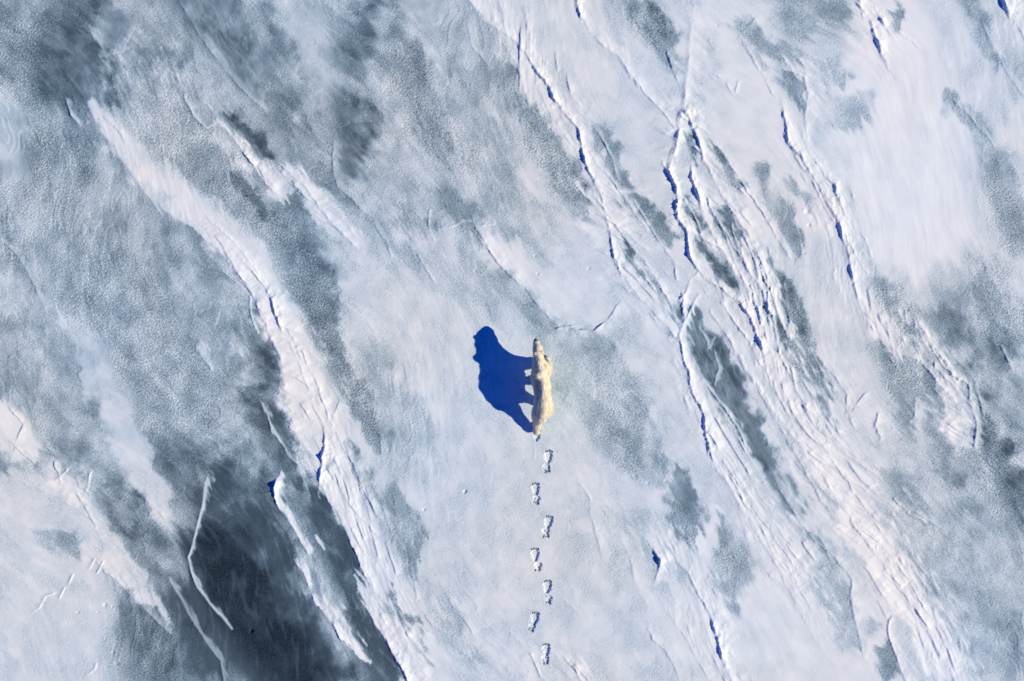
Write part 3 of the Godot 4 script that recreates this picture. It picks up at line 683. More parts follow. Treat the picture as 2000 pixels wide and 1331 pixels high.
func pits() -> Array:
	# u, v, radius, depth in cm
	return [[908, 960, 4.5, 3.5], [828, 996, 3.5, 2.5], [490, 1233, 5, 5.0], [1045, 500, 4, 1.5], [1050, 535, 3, 1.5], [1150, 525, 4, 1.5],
		[1300, 940, 4, 1.5], [1240, 930, 5, 1.5], [1265, 945, 4, 1.5], [205, 1182, 5, 2.0], [219, 1186, 3, 1.5], [191, 1196, 2.5, 1.5], [152, 1197, 3, 2.0],
		[1352, 40, 3, 1.0], [1400, 50, 2.5, 1.0], [1576, 415, 6, 2.0], [1580, 440, 4, 2.0], [1568, 480, 4, 1.5], [1570, 495, 4, 1.5], [228, 1296, 6, 2.0], [220, 1275, 4, 2.0]]


func build_ground() -> void:
	# a tensor grid: fine in the surveyed area, growing outwards to the horizon
	var out_u := PackedFloat32Array()
	var d := 2.0
	var far := 0.0
	while far < 60000.0:
		far += d
		out_u.append(far)
		d *= 1.28
	pad = out_u.size()
	var end_u := U0 + (FU - 1) * STEP
	var end_v := V0 + (FV - 1) * STEP
	for k in pad:
		us.append(U0 - out_u[pad - 1 - k])
		vs.append(V0 - out_u[pad - 1 - k])
	for i in FU:
		us.append(U0 + i * STEP)
	for j in FV:
		vs.append(V0 + j * STEP)
	for k in pad:
		us.append(end_u + out_u[k])
		vs.append(end_v + out_u[k])
	var nu := us.size()
	var nv := vs.size()
	hts.resize(nu * nv)
	cols.resize(nu * nv)
	nrms.resize(nu * nv)
	var pit_list := pits()
	var ca := 0.53
	var sa := 0.848
	for j in nv:
		var v := vs[j]
		var jf := j - pad
		for i in nu:
			var u := us[i]
			var ifn := i - pad
			var inside := jf >= 0 and jf < FV and ifn >= 0 and ifn < FU
			var al := u * ca + v * sa
			var ac := u * sa - v * ca
			# the wind swings a little from place to place
			var lowu := n_cell.get_noise_2d(u * 0.0011 + 8.0, v * 0.0011)
			var w3 := n_cell.get_noise_2d(al * 0.004 + 5.0, ac * 0.006)
			var fa := al
			var fc := ac + 80.0 * lowu + 7.0 * w3
			var s1 := n_streak.get_noise_2d(fa * 0.0034, fc * 0.015)
			var s2 := n_streak.get_noise_2d(fa * 0.009 + 13.0, fc * 0.038)
			var s3 := n_streak.get_noise_2d(fa * 0.026 + 31.0, fc * 0.10)
			var rd := n_wisp.get_noise_2d(fa * 0.0042 + 3.0, fc * 0.021)
			var cl := n_warp.get_noise_2d(u * 0.014 + 3.0, v * 0.012 + 77.0)
			var f := sample4(u + 14.0 * s1 + 10.0 * s2 + 14.0 * cl, v + 24.0 * s1 + 14.0 * s2 - 10.0 * cl)
			var c := f.x
			var g := f.y
			var q := f.z
			var gr := 0.75 * n_grain.get_noise_2d(u * 0.20, v * 0.19) + 0.75 * n_cell.get_noise_2d(u * 0.33, v * 0.31)
			var rh := 0.0
			var rm := 0.0
			if inside:
				rh = ridge_h[jf * FU + ifn]
				rm = ridge_m[jf * FU + ifn]
			# low parallel ribs with a steep western side
			var rib := 0.0
			if f.w > 0.02:
				var ph := fc * 0.036 + 0.5 * s1
				var row := floorf(ph)
				var fr := ph - row
				var env := n_fine.get_noise_2d(al * 0.010 + row * 7.3, row * 3.7)
				env = clampf(env * 2.4, 0.0, 1.0) * f.w
				var ph2 := fc * 0.085 + 0.7 * s2
				var row2 := floorf(ph2)
				var fr2 := ph2 - row2
				var env2 := clampf(n_fine.get_noise_2d(al * 0.018 + row2 * 5.1, row2 * 2.9) * 2.4, 0.0, 1.0) * f.w
				rib = 0.4 * env2 * (fr2 / 0.12 if fr2 < 0.12 else 1.0 - fr2)
				rib += env * (fr / 0.07 if fr < 0.07 else (1.0 - fr) * (1.0 - 0.5 * fr) / 0.90)
			# frost and thin snow break up along the wind
			var mid := clampf(4.5 * c * (1.0 - c), 0.0, 1.0)
			var blown := 0.28 + 0.72 * f.w
			# veils of drifted snow with crisp, frayed edges
			var va := n_warp.get_noise_2d(fa * 0.0052 + 20.0, fc * 0.0105 + 4.0) + 0.10 * gr
			var vb := n_warp.get_noise_2d(fa * 0.013 + 70.0, fc * 0.022 + 8.0) + 0.12 * gr
			var veil := smoothstep(-0.05, 0.06, va) * 0.62 + smoothstep(0.0, 0.12, vb) * 0.5
			var thin := mid * (0.55 + 0.45 * smoothstep(0.1, 0.4, c))
			c += 0.085 * (veil - 0.52) * thin
			c += ((0.13 * s1 + 0.085 * s2 + 0.035 * s3) * blown + 0.13 * cl) * (0.22 + 0.78 * mid * mid)
			c += 0.16 * maxf(rd - 0.35, 0.0) * blown * (1.0 - 0.6 * smoothstep(0.6, 0.9, c))
			if q > 0.02:
				c += q * 0.22 * cl
			c += 0.14 * rib * mid
			var snow := smoothstep(0.72, 0.92, c)
			var gk := g * (1.0 - snow) * smoothstep(0.10, 0.42, c)
			c = lerpf(c, maxf(c, 0.93 + 0.07 * s2), rm)
			gk *= 1.0 - rm
			c += gk * 0.23 * gr
			if c < 0.35:
				c += 0.16 * maxf(rd - 0.25, 0.0) + 0.05 * maxf(cl, 0.0)
				# specks of frost on the clear ice
				c += (0.35 - c) * (0.34 * maxf(gr - 0.12, 0.0) + 0.10 * maxf(s3, 0.0))
			c = clampf(c, 0.0, 1.0)
			snow = smoothstep(0.66, 0.92, c)
			# relief in metres
			var h := rh
			h += 0.016 * smoothstep(0.2, 0.95, c - gk * 0.23 * gr)
			h += (0.3 + 0.7 * snow) * (0.022 * s1 + 0.0055 * s2 + 0.0012 * s3) * blown
			h += rm * 0.003 * s3
			h += 0.032 * rib * (0.35 + 0.65 * maxf(snow, rm))
			h += gk * (0.6 + 0.9 * maxf(cl + 0.2, 0.0)) * 0.0084 * gr
			h += (1.0 - snow) * 0.003 * cl + 0.005 * veil * thin
			# thin crusts of old snow lie over one another with scalloped edges
			var layer := 2.2 * n_fine.get_noise_2d(fa * 0.0045 + 60.0, fc * 0.0085) + 2.2 * f.x + 0.7 * s1 + 0.10 * cl
			var lf := layer - floorf(layer)
			var crust := mid * (1.0 - 0.92 * snow) * (1.0 - rm) * clampf(0.35 + 1.6 * n_fine.get_noise_2d(u * 0.006, v * 0.006 + 19.0), 0.0, 1.0)
			h += crust * 0.012 * (lf / 0.07 if lf < 0.07 else (1.0 - lf) / 0.93)
			c += crust * 0.05 * (1.0 - lf) - crust * 0.02
			if q > 0.02:
				h += q * 0.03 * (0.4 - absf(n_streak.get_noise_2d(fa * 0.014 + 7.0, fc * 0.035 + 3.0)))
			var k := j * nu + i
			if inside:
				for pt in pit_list:
					if absf(u - pt[0]) < 12.0 and absf(v - pt[1]) < 12.0:
						var e: float = Vector2(u - pt[0], v - pt[1]).length() / pt[2]
						if e < 1.0:
							h -= pt[3] * 0.01 * (1.0 - e * e)
			hts[k] = h
			var col := ramp(clampf(c, 0.0, 1.0))
			var tint := n_big.get_noise_2d(u * 0.0016 + 20.0, v * 0.0016)
			col.r *= 1.0 - 0.05 * tint
			col.b *= 1.0 + 0.05 * tint
			cols[k] = col
	print("ground heights done")
	for j in nv:
		var ja := maxi(j - 1, 0)
		var jb := mini(j + 1, nv - 1)
		var dz := (vs[jb] - vs[ja]) / S
		for i in nu:
			var ia := maxi(i - 1, 0)
			var ib := mini(i + 1, nu - 1)
			var hx := (hts[j * nu + ib] - hts[j * nu + ia]) * S / (us[ib] - us[ia])
			var hz := (hts[jb * nu + i] - hts[ja * nu + i]) / dz
			nrms[j * nu + i] = Vector3(-hx, 1.0, -hz).normalized()
	ground_material = StandardMaterial3D.new()
	ground_material.vertex_color_use_as_albedo = true
	ground_material.roughness = 0.75
	ground_material.metallic_specular = 0.25
	var holes := build_prints()
	# who owns each cell: the ground sheet or one of the ridges
	var list := ridges()
	var ground_idx := PackedInt32Array()
	var idx_of := []
	for k in list.size() + 1:
		idx_of.append(PackedInt32Array())
	for j in nv - 1:
		var jf := j - pad
		for i in nu - 1:
			var ifn := i - pad
			var o := 0
			if jf >= 0 and jf < FV - 1 and ifn >= 0 and ifn < FU - 1:
				var r := jf * FU + ifn
				o = ridge_o[r]
				if o == 0:
					o = ridge_o[r + FU + 1]
				if holes.has(Vector2i(i, j)):
					continue
			var a := j * nu + i
			if o == 0:
				ground_idx.append_array(PackedInt32Array([a, a + 1, a + nu, a + 1, a + nu + 1, a + nu]))
			else:
				idx_of[o].append_array(PackedInt32Array([a, a + 1, a + nu, a + 1, a + nu + 1, a + nu]))
	var pts := PackedVector3Array()
	pts.resize(nu * nv)
	for j in nv:
		for i in nu:
			pts[j * nu + i] = Vector3((us[i] - 1000.0) / S, hts[j * nu + i], (vs[j] - 665.5) / S)
	var first := pts.size()
	pts.append_array(fine_pts)
	nrms.append_array(fine_nrms)
	cols.append_array(fine_cols)
	for q in fine_idx:
		ground_idx.append(first + q)
	var ground := mesh_of(pts, nrms, cols, ground_idx, "ground")
	ground.set_meta("kind", "structure")
	ground.set_meta("label", "frozen sea ice partly covered by wind-packed snow")
	add_child(ground)
	for k in list.size():
		if list[k][0] == "" or idx_of[k + 1].size() < 60:
			continue
		var map := {}
		var p2 := PackedVector3Array()
		var n2 := PackedVector3Array()
		var c2 := PackedColorArray()
		var ix := PackedInt32Array()
		for a in idx_of[k + 1]:
			if not map.has(a):
				map[a] = p2.size()
				p2.append(pts[a])
				n2.append(nrms[a])
				c2.append(cols[a])
			ix.append(map[a])
		var r := mesh_of(p2, n2, c2, ix, list[k][0])
		r.set_meta("kind", "structure")
		r.set_meta("label", list[k][1])
		add_child(r, true)
	print("ground meshes done")


func mesh_of(p: PackedVector3Array, n: PackedVector3Array, c: PackedColorArray, ix: PackedInt32Array, called: String) -> MeshInstance3D:
	var arr := []
	arr.resize(Mesh.ARRAY_MAX)
	arr[Mesh.ARRAY_VERTEX] = p
	arr[Mesh.ARRAY_NORMAL] = n
	arr[Mesh.ARRAY_COLOR] = c
	arr[Mesh.ARRAY_INDEX] = ix
	var m := ArrayMesh.new()
	m.add_surface_from_arrays(Mesh.PRIMITIVE_TRIANGLES, arr)
	m.surface_set_material(0, ground_material)
	var o := MeshInstance3D.new()
	o.name = called
	o.mesh = m
	return o


# ---------------------------------------------------------------- paw prints
# pairs along the track, counted from the bear: u, v, turn, size of the leading print, then of the trailing one
func print_pairs() -> Array:
	return [
		[[1071, 892, 0.05, 1.0], [1067, 914, -0.1, 0.92]],
		[[1046, 955, 0.0, 0.95], [1047.5, 976, 0.12, 0.95]],
		[[1071.5, 1020, 0.2, 1.02], [1066, 1040, -0.05, 0.98]],
		[[1045, 1083, -0.05, 1.0], [1051, 1106, 0.1, 0.95]],
		[[1069, 1146, 0.08, 1.02], [1071, 1171, 0.0, 0.95]],
		[[1044.5, 1208, 0.15, 1.0], [1038.5, 1226, 0.3, 0.9]],
		[[1067, 1269, 0.0, 0.95], [1065, 1288, 0.05, 0.98]],
		[[1048.5, 851, 0.1, 0.85]],
	]


func pad_dent(x: float, y: float, cx: float, cy: float, rx: float, ry: float) -> float:
	var ex := (x - cx) / rx
	var ey := (y - cy) / ry
	var e := sqrt(ex * ex + ey * ey)
	return smoothstep(1.18, 0.66, e)


func print_depth(p: Array, trailing: bool, number: int, u: float, v: float) -> float:
	# metres below the snow surface, negative on the pushed-up rim
	var co := cos(p[2])
	var si := sin(p[2])
	var dx: float = (u - p[0]) / (p[3] * 1.18)
	var dy: float = (v - p[1]) / (p[3] * 1.10)
	if absf(dx) > 16.0 or absf(dy) > 18.0:
		return 0.0
	dx += 1.1 * n_fine.get_noise_2d(u * 0.16, v * 0.16)
	dy += 1.1 * n_fine.get_noise_2d(u * 0.16 + 9.0, v * 0.16)
	var x: float = dx * co + dy * si
	var y: float = -dx * si + dy * co
	var d := 0.0
	var sd := number * 1.7 + (0.8 if trailing else 0.0)
	if not trailing:
		d = maxf(pad_dent(x, y, 0, -2, 6.6, 6.2), maxf(pad_dent(x, y, 0.3, 4, 5.2, 6.4), pad_dent(x, y, 0.6, 9, 3.2, 3.4))) * 0.047
		for k in 5:
			var tx := -5.4 + 2.7 * k
			var ty := -8.6 - 1.6 * (1.0 - pow((k - 2.0) / 2.0, 2.0))
			d = maxf(d, pad_dent(x, y, tx, ty, 1.45, 2.2) * 0.058)
			d += pad_dent(x, y, tx * 0.8, ty + 5.0, 0.7, 1.8) * 0.006
	else:
		d = maxf(pad_dent(x, y, 0, -3, 6.2, 4.6), pad_dent(x, y, 0.4, 3, 4.6, 5.4)) * 0.038
		for k in 5:
			var a := sd * 2.3 + k * 1.9
			var tx := 4.6 * sin(a)
			var ty := 1.5 + 6.5 * absf(cos(a * 0.7 + 0.4)) * (1.0 if k > 0 else -1.0)
			d = maxf(d, pad_dent(x, y, tx, ty, 1.9, 2.2) * 0.066)
	# rim of pushed snow
	var e := sqrt(x * x / 81.0 + (y - 1.0) * (y - 1.0) / 150.0)
	var rim := exp(-pow((e - 1.04) / 0.26, 2.0)) * 0.004 * (0.6 + n_fine.get_noise_2d(u * 0.2 + 30.0, v * 0.2))
	return d - rim * (1.0 - clampf(d * 60.0, 0.0, 1.0))


var fine_pts := PackedVector3Array()
var fine_nrms := PackedVector3Array()
var fine_cols := PackedColorArray()
var fine_idx := PackedInt32Array()


func build_prints() -> Dictionary:
	var holes := {}
	var nu := us.size()
	var pairs := print_pairs()
	var order := ["first", "second", "third", "fourth", "fifth", "sixth", "seventh"]
	var sub := 5
	for n in pairs.size():
		var pair: Array = pairs[n]
		var lo := Vector2(1e9, 1e9)
		var hi := Vector2(-1e9, -1e9)
		for p in pair:
			lo = lo.min(Vector2(p[0] - 17, p[1] - 19))
			hi = hi.max(Vector2(p[0] + 17, p[1] + 19))
		var i0 := pad + int((lo.x - U0) / STEP)
		var i1 := pad + int((hi.x - U0) / STEP)
		var j0 := pad + int((lo.y - V0) / STEP)
		var j1 := pad + int((hi.y - V0) / STEP)
		for j in range(j0, j1):
			for i in range(i0, i1):
				holes[Vector2i(i, j)] = true
		var w := (i1 - i0) * sub + 1
		var hgt := (j1 - j0) * sub + 1
		var pts := PackedVector3Array()
		var nn := PackedVector3Array()
		var cc := PackedColorArray()
		var whose := PackedInt32Array()
		var deep := PackedFloat32Array()
		deep.resize(w * hgt)
		whose.resize(w * hgt)
		for b in hgt:
			for a in w:
				var u := us[i0] + a * STEP / sub
				var v := vs[j0] + b * STEP / sub
				var best := 0.0
				var who := 0
				for t in pair.size():
					var dd := print_depth(pair[t], t == 1, n, u, v)
					if absf(dd) > absf(best):
						best = dd
						who = t + 1
				var edge := minf(minf(a, w - 1 - a), minf(b, hgt - 1 - b)) / (sub * 2.0)
				best *= clampf(edge, 0.0, 1.0)
				deep[b * w + a] = best
				whose[b * w + a] = who if absf(best) > 0.0012 else 0
		for b in hgt:
			for a in w:
				var ci := mini(i0 + a / sub, i1 - 1)
				var cj := mini(j0 + b / sub, j1 - 1)
				var fx := float(a - (ci - i0) * sub) / sub
				var fy := float(b - (cj - j0) * sub) / sub
				var k := cj * nu + ci
				var h := lerpf(lerpf(hts[k], hts[k + 1], fx), lerpf(hts[k + nu], hts[k + nu + 1], fx), fy)
				var nrm := nrms[k].lerp(nrms[k + 1], fx).lerp(nrms[k + nu].lerp(nrms[k + nu + 1], fx), fy)
				var u := us[i0] + a * STEP / sub
				var v := vs[j0] + b * STEP / sub
				pts.append(Vector3((u - 1000.0) / S, h - deep[b * w + a], (v - 665.5) / S))
				var gx := (deep[b * w + mini(a + 1, w - 1)] - deep[b * w + maxi(a - 1, 0)]) / (2.0 * STEP / sub / S)
				var gz := (deep[mini(b + 1, hgt - 1) * w + a] - deep[maxi(b - 1, 0) * w + a]) / (2.0 * STEP / sub / S)
				nrm /= nrm.y
				nn.append(Vector3(nrm.x + gx, 1.0, nrm.z + gz).normalized())
				cc.append(cols[k].lerp(cols[k + 1], fx).lerp(cols[k + nu].lerp(cols[k + nu + 1], fx), fy))
		var base := fine_pts.size()
		fine_pts.append_array(pts)
		fine_nrms.append_array(nn)
		fine_cols.append_array(cc)
		var idx_of := [PackedInt32Array(), PackedInt32Array(), PackedInt32Array()]
		for b in hgt - 1:
			for a in w - 1:
				var q := b * w + a
				var o := whose[q]
				var off := base if o == 0 else 0
				idx_of[o].append_array(PackedInt32Array([off + q, off + q + 1, off + q + w, off + q + 1, off + q + w + 1, off + q + w]))
		fine_idx.append_array(idx_of[0])
		for t in pair.size():
			var at := Vector3((pair[t][0] - 1000.0) / S, 0.0, (pair[t][1] - 665.5) / S)
			var map := {}
			var p2 := PackedVector3Array()
			var n2 := PackedVector3Array()
			var c2 := PackedColorArray()
			var ix := PackedInt32Array()
			for q in idx_of[t + 1]:
				if not map.has(q):
					map[q] = p2.size()
					p2.append(pts[q] - at)
					n2.append(nn[q])
					c2.append(cc[q])
				ix.append(map[q])
			if ix.is_empty():
				continue
			var o := mesh_of(p2, n2, c2, ix, "paw_print")
			o.position = at
			o.set_meta("category", "paw print")
			o.set_meta("group", "paw prints in a line behind the bear")
			if n == 7:
				o.set_meta("label", "single shallow paw print at the bear's trailing hind foot")
			elif t == 0:
				o.set_meta("label", "long toed paw print at the head of the %s print pair behind the bear" % order[n])
			else:
				o.set_meta("label", "short pitted paw print at the heel of the %s print pair behind the bear" % order[n])
			prints.append(o)
	return holes


var prints: Array = []


# ---------------------------------------------------------------- the bear
const BEAR_U := 1055.0
const BEAR_V := 752.0
const CELL := 0.014


func bp(u: float, v: float, h: float) -> Vector3:
	return Vector3((u - BEAR_U) / S, h, (v - BEAR_V) / S)


func bear_bones() -> Array:
	# u, v, height, radius of both ends
	return [
		# trunk: deep and slab-sided, narrow along the spine
		[1055, 810, 0.78, 0.14, 1058, 794, 0.82, 0.200],
		[1058, 794, 0.82, 0.200, 1058.5, 776, 0.80, 0.206],
		[1058.5, 776, 0.78, 0.206, 1057, 752, 0.72, 0.206],
		[1057, 752, 0.72, 0.206, 1054, 730, 0.75, 0.195],
		[1054, 730, 0.75, 0.195, 1053, 716, 0.80, 0.190],
		[1055, 803, 0.96, 0.09, 1058.5, 786, 1.08, 0.110],
		[1058.5, 786, 1.08, 0.110, 1059, 768, 1.12, 0.080],
		[1059, 768, 1.12, 0.080, 1058, 748, 1.09, 0.080],
		[1058, 748, 1.09, 0.080, 1054, 724, 1.12, 0.080],
		[1056, 742, 0.54, 0.18, 1058, 786, 0.56, 0.18],
		# shoulder blades
		[1047.5, 730, 1.14, 0.080, 1047.5, 722, 0.92, 0.120],
		[1060, 722, 1.08, 0.085, 1061, 716, 0.88, 0.120],
		# neck
		[1054, 722, 1.10, 0.090, 1051, 703, 1.14, 0.065],
		[1053, 716, 0.80, 0.180, 1050, 702, 0.86, 0.125],
		[1051, 703, 1.14, 0.065, 1049, 690, 1.12, 0.065],
		[1050, 702, 0.88, 0.125, 1048, 686, 0.94, 0.110],
		# head
		[1048.5, 689, 1.05, 0.104, 1047.5, 681, 1.03, 0.100],
		[1047.5, 681, 1.02, 0.098, 1045, 671, 0.965, 0.064],
		[1045, 671, 0.965, 0.062, 1044, 665.5, 0.94, 0.044],
		[1048, 684, 0.90, 0.085, 1045, 669, 0.875, 0.050],
		# ears
		[1055.0, 688, 1.11, 0.032, 1056.5, 687.5, 1.16, 0.024],
		[1042.5, 689.5, 1.11, 0.032, 1041.8, 689, 1.15, 0.024],
		# tail
		[1055, 813, 0.72, 0.06, 1053, 821, 0.56, 0.045],
		# trailing hind leg
		[1051, 800, 0.74, 0.18, 1049, 810, 0.52, 0.145],
		[1049, 810, 0.52, 0.14, 1047.5, 829, 0.30, 0.095],
		[1047.5, 829, 0.30, 0.095, 1047, 841, 0.16, 0.078],
		[1047, 841, 0.15, 0.075, 1046.5, 836, 0.07, 0.072],
		[1046.5, 836, 0.065, 0.066, 1046.5, 831, 0.055, 0.058],
		# planted hind leg
		[1066, 796, 0.74, 0.170, 1068.5, 786, 0.50, 0.125],
		[1068.5, 786, 0.50, 0.120, 1068, 790, 0.20, 0.098],
		[1068, 789, 0.20, 0.095, 1068, 787, 0.09, 0.082],
		[1068, 787, 0.075, 0.078, 1068, 778, 0.065, 0.075],
		# rear foreleg
		[1047, 731, 0.76, 0.150, 1045, 742, 0.50, 0.110],
		[1045, 742, 0.50, 0.100, 1044.5, 748, 0.20, 0.080],
		[1044.5, 748, 0.20, 0.080, 1044.5, 747, 0.09, 0.072],
		[1044.5, 747, 0.075, 0.075, 1044.5, 740, 0.060, 0.070],
		# reaching foreleg
		[1062, 722, 0.76, 0.165, 1066, 722, 0.50, 0.140],
		[1066, 722, 0.50, 0.138, 1068, 714, 0.20, 0.115],
		[1068, 714, 0.20, 0.110, 1068.5, 709, 0.09, 0.090],
		[1068.5, 709, 0.075, 0.085, 1069, 701.5, 0.060, 0.078],
	]


func build_bear() -> void:
	var root := Node3D.new()
	root.name = "polar_bear"
	root.position = Vector3((BEAR_U - 1000.0) / S, bear_ground(), (BEAR_V - 665.5) / S)
	root.set_meta("label", "cream-furred polar bear striding across the snow with one hind foot trailing")
	root.scale = Vector3(0.94, 1.0, 1.0)
	root.set_meta("category", "polar bear")
	add_child(root)
	var bones := bear_bones()
	var lo := Vector3(1e9, 1e9, 1e9)
	var hi := -lo
	for b in bones:
		for e in 2:
			var c := bp(b[4 * e], b[4 * e + 1], b[4 * e + 2])
			var r: float = b[4 * e + 3] + 0.13
			lo = lo.min(c - Vector3(r, r, r))
			hi = hi.max(c + Vector3(r, r, r))
	lo.y = -0.05
	var nx := int((hi.x - lo.x) / CELL) + 2
	var ny := int((hi.y - lo.y) / CELL) + 2
	var nz := int((hi.z - lo.z) / CELL) + 2
	var acc := PackedFloat32Array()
	acc.resize(nx * ny * nz)
	var kk := 0.026
	for b in bones:
		var p := bp(b[0], b[1], b[2])
		var r0: float = b[3]
		var e := bp(b[4], b[5], b[6]) - p
		var r1: float = b[7]
		var ll := maxf(e.length_squared(), 1e-6)
		var m := maxf(r0, r1) + 0.11
		var c0 := p.min(p + e) - Vector3(m, m, m)
		var c1 := p.max(p + e) + Vector3(m, m, m)
		for z in range(maxi(int((c0.z - lo.z) / CELL), 0), mini(int((c1.z - lo.z) / CELL) + 1, nz)):
			for y in range(maxi(int((c0.y - lo.y) / CELL), 0), mini(int((c1.y - lo.y) / CELL) + 1, ny)):
				for x in range(maxi(int((c0.x - lo.x) / CELL), 0), mini(int((c1.x - lo.x) / CELL) + 1, nx)):
					var q := lo + Vector3(x, y, z) * CELL - p
					var t := clampf(q.dot(e) / ll, 0.0, 1.0)
					var d := (q - e * t).length() - lerpf(r0, r1, t)
					if d < 0.105:
						acc[(z * ny + y) * nx + x] += exp(-maxf(d, -0.25) / kk)
	# distance field; the soles are flat on the snow
	for z in nz:
		for y in ny:
			var wy := lo.y + y * CELL
			for x in nx:
				var at := (z * ny + y) * nx + x
				var d := 0.1
				if acc[at] > 0.0:
					d = -kk * log(acc[at])
				acc[at] = maxf(d, 0.004 - wy)
	var verts := PackedVector3Array()
	var slot := PackedInt32Array()
	slot.resize(nx * ny * nz)
	slot.fill(-1)
	var ox := 1
	var oy := nx
	var oz := nx * ny
	for z in nz - 1:
		for y in ny - 1:
			for x in nx - 1:
				var at := z * oz + y * oy + x
				if acc[at] > 0.05 or acc[at] < -0.05:
					continue
				var v := [acc[at], acc[at + 1], acc[at + oy], acc[at + oy + 1], acc[at + oz], acc[at + oz + 1], acc[at + oz + oy], acc[at + oz + oy + 1]]
				var neg := 0
				for f in v:
					if f < 0.0:
						neg += 1
				if neg == 0 or neg == 8:
					continue
				var sum := Vector3.ZERO
				var cnt := 0
				for e in CUBE_EDGES:
					var fa: float = v[e[0]]
					var fb: float = v[e[1]]
					if (fa < 0.0) != (fb < 0.0):
						var t := fa / (fa - fb)
						sum += corner(e[0]).lerp(corner(e[1]), t)
						cnt += 1
				slot[at] = verts.size()
				verts.append(lo + (Vector3(x, y, z) + sum / cnt) * CELL)
	var idx := PackedInt32Array()
	for z in range(1, nz - 1):
		for y in range(1, ny - 1):
			for x in range(1, nx - 1):
				var at := z * oz + y * oy + x
				var a := acc[at]
				if a > 0.05 or a < -0.05:
					continue
				for axis in 3:
					var o1: int = [ox, oy, oz][axis]
					var b := acc[at + o1]
					if (a < 0.0) == (b < 0.0):
						continue
					var o2: int = [oy, oz, ox][axis]
					var o3: int = [oz, ox, oy][axis]
					var q := [slot[at - o2 - o3], slot[at - o3], slot[at], slot[at - o2]]
					if q[0] < 0 or q[1] < 0 or q[2] < 0 or q[3] < 0:
						continue
					if a < 0.0:
						idx.append_array(PackedInt32Array([q[0], q[2], q[1], q[0], q[3], q[2]]))
					else:
						idx.append_array(PackedInt32Array([q[0], q[1], q[2], q[0], q[2], q[3]]))
	var normals := PackedVector3Array()
	normals.resize(verts.size())
	smooth_normals(verts, idx, normals)
	# coat: long guard hairs lie back along the body
	var colors := PackedColorArray()
	for i in verts.size():
		var p := verts[i]
		var hair := n_fine.get_noise_3d(p.x * 34.0, p.y * 16.0, p.z * 9.0)
		var soft := n_big.get_noise_3d(p.x * 5.0, p.y * 5.0, p.z * 3.0)
		var low := smoothstep(0.25, 0.5, p.y)
		verts[i] = p + normals[i] * (0.008 * hair + 0.007 * soft) * low
		var u := BEAR_U + p.x * S
		var v := BEAR_V + p.z * S
		var stain := 0.0
		stain = maxf(stain, stain_at(u, v, 1053, 744, 7, 9) * 0.8)
		stain = maxf(stain, stain_at(u, v, 1063, 775, 7, 8) * 0.9)
		stain = maxf(stain, stain_at(u, v, 1054, 803, 8, 18) * 0.8)
		stain = maxf(stain, stain_at(u, v, 1059, 812, 4, 4))
		stain = clampf(stain * (0.55 + 0.9 * hair + 0.4 * soft), 0.0, 1.0)
		var col := Color(0.76, 0.68, 0.47).lerp(Color(0.86, 0.81, 0.65), clampf(0.5 + 0.9 * soft, 0.0, 1.0))
		col = col.lerp(Color(0.27, 0.20, 0.125), stain * 0.55)
		col = col.lerp(Color(0.50, 0.41, 0.26), clampf(0.45 * hair, 0.0, 1.0))
		# dark skin shows through the short hair of the muzzle
		col = col.lerp(Color(0.12, 0.11, 0.10), smoothstep(668.5, 665.0, v) * 0.85)
		colors.append(col)
	smooth_normals(verts, idx, normals)
	var fur := StandardMaterial3D.new()
	fur.vertex_color_use_as_albedo = true
	fur.roughness = 0.95
	fur.metallic_specular = 0.2
	var arr := []
	arr.resize(Mesh.ARRAY_MAX)
	arr[Mesh.ARRAY_VERTEX] = verts
	arr[Mesh.ARRAY_NORMAL] = normals
	arr[Mesh.ARRAY_COLOR] = colors
	arr[Mesh.ARRAY_INDEX] = idx
	var am := ArrayMesh.new()
	am.add_surface_from_arrays(Mesh.PRIMITIVE_TRIANGLES, arr)
	am.surface_set_material(0, fur)
	var body := MeshInstance3D.new()
	body.name = "body"
	body.mesh = am
	root.add_child(body)
	# tufts of guard hair lying back along the body
	var tv := PackedVector3Array()
	var tn := PackedVector3Array()
	var tc := PackedColorArray()
	var rng := RandomNumberGenerator.new()
	rng.seed = 77
	for k in 16000:
		var i := rng.randi_range(0, verts.size() - 1)
		var p := verts[i]
		if p.y < 0.18 or p.z < -0.98:
			continue
		var nn := normals[i]
		var back := (Vector3(rng.randfn(0.0, 0.35), -0.45, 1.0))
		back = (back - nn * back.dot(nn)).normalized()
		var side := back.cross(nn).normalized()
		var ln := rng.randf_range(0.035, 0.075) * (0.5 if p.z < -0.70 else 1.0)
		var wd := rng.randf_range(0.006, 0.011)
		var tip := p + back * ln + nn * rng.randf_range(0.008, 0.022)
		var shade := colors[i] * rng.randf_range(0.90, 1.08)
		shade.a = 1.0
		tv.append_array(PackedVector3Array([p + side * wd, p - side * wd, tip]))
		tn.append_array(PackedVector3Array([nn, nn, (nn + back * 0.3).normalized()]))
		tc.append_array(PackedColorArray([shade, shade, shade]))
	var fa := []
	fa.resize(Mesh.ARRAY_MAX)
	fa[Mesh.ARRAY_VERTEX] = tv
	fa[Mesh.ARRAY_NORMAL] = tn
	fa[Mesh.ARRAY_COLOR] = tc
	var fm := ArrayMesh.new()
	fm.add_surface_from_arrays(Mesh.PRIMITIVE_TRIANGLES, fa)
	var coat := fur.duplicate()
	coat.cull_mode = BaseMaterial3D.CULL_DISABLED
	fm.surface_set_material(0, coat)
	var hairs := MeshInstance3D.new()
	hairs.name = "fur"
	hairs.mesh = fm
	hairs.set_meta("kind", "stuff")
	root.add_child(hairs)
	var black := StandardMaterial3D.new()
	black.albedo_color = Color(0.09, 0.09, 0.10)
	black.roughness = 0.45
	var horn := StandardMaterial3D.new()
	horn.albedo_color = Color(0.20, 0.18, 0.16)
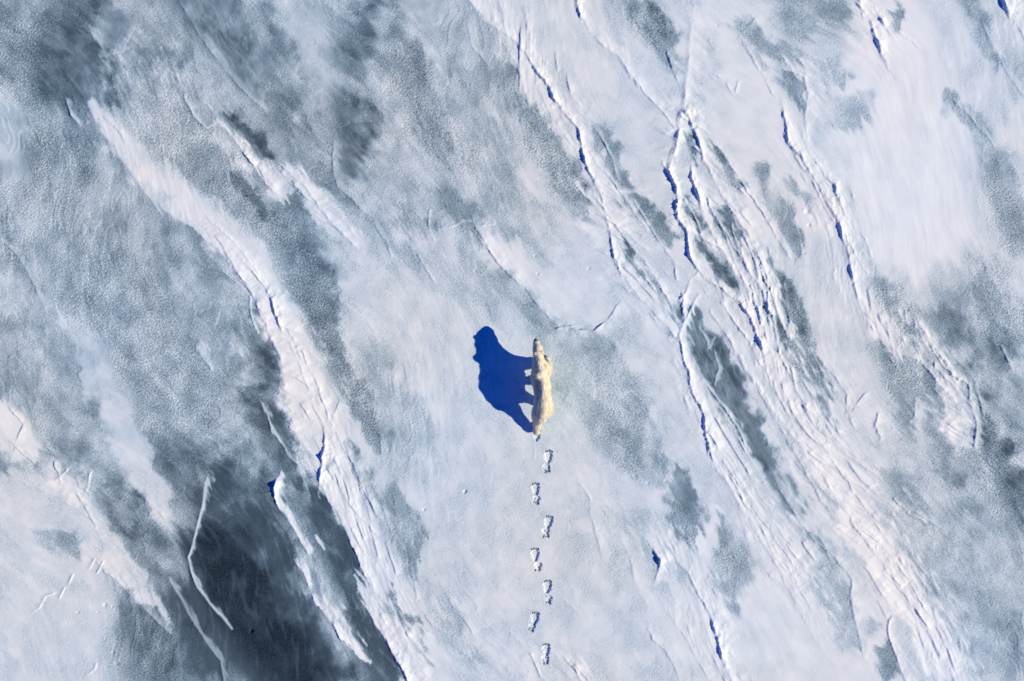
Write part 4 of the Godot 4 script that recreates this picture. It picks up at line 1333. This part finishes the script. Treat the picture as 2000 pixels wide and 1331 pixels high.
	horn.roughness = 0.5
	bear_part(root, "nose", bp(1043.8, 662.9, 0.925), Vector3(0.030, 0.024, 0.024), black)
	bear_part(root, "eye", bp(1040.6, 675.5, 0.985), Vector3(0.011, 0.011, 0.011), black)
	bear_part(root, "eye", bp(1050.6, 675.0, 0.985), Vector3(0.011, 0.011, 0.011), black)
	# claws of the four paws
	for paw in [[1069, 696.5], [1044.5, 735.2], [1068.5, 773.0], [1046.5, 827.2]]:
		for k in 5:
			var cone := CylinderMesh.new()
			cone.top_radius = 0.002
			cone.bottom_radius = 0.009
			cone.height = 0.055
			cone.radial_segments = 8
			cone.rings = 1
			cone.material = horn
			var c := MeshInstance3D.new()
			c.name = "claw"
			c.mesh = cone
			var bend := absf(k - 2.0)
			c.position = bp(paw[0] - 4.4 + 2.2 * k, paw[1] + bend * 0.9, 0.032)
			c.rotation = Vector3(-PI / 2 - 0.35, 0.0, 0.0)
			root.add_child(c, true)


const CUBE_EDGES := [[0, 1], [2, 3], [4, 5], [6, 7], [0, 2], [1, 3], [4, 6], [5, 7], [0, 4], [1, 5], [2, 6], [3, 7]]


func corner(i: int) -> Vector3:
	return Vector3(i & 1, (i >> 1) & 1, (i >> 2) & 1)


func stain_at(u: float, v: float, cu: float, cv: float, ru: float, rv: float) -> float:
	return smoothstep(1.0, 0.3, sqrt(pow((u - cu) / ru, 2.0) + pow((v - cv) / rv, 2.0)))


func bear_ground() -> float:
	var i := pad + int((BEAR_U - U0) / STEP)
	var j := pad + int((BEAR_V - V0) / STEP)
	return hts[j * us.size() + i] - 0.006


func smooth_normals(verts: PackedVector3Array, idx: PackedInt32Array, normals: PackedVector3Array) -> void:
	normals.fill(Vector3.ZERO)
	for t in range(0, idx.size(), 3):
		var a := idx[t]
		var b := idx[t + 1]
		var c := idx[t + 2]
		var n := (verts[c] - verts[a]).cross(verts[b] - verts[a])
		normals[a] += n
		normals[b] += n
		normals[c] += n
	for i in normals.size():
		normals[i] = normals[i].normalized()


func bear_part(root: Node3D, called: String, at: Vector3, size: Vector3, m: Material) -> void:
	var b := SphereMesh.new()
	b.radius = 1.0
	b.height = 2.0
	b.radial_segments = 16
	b.rings = 10
	b.material = m
	var o := MeshInstance3D.new()
	o.name = called
	o.mesh = b
	o.position = at
	o.scale = size
	root.add_child(o, true)
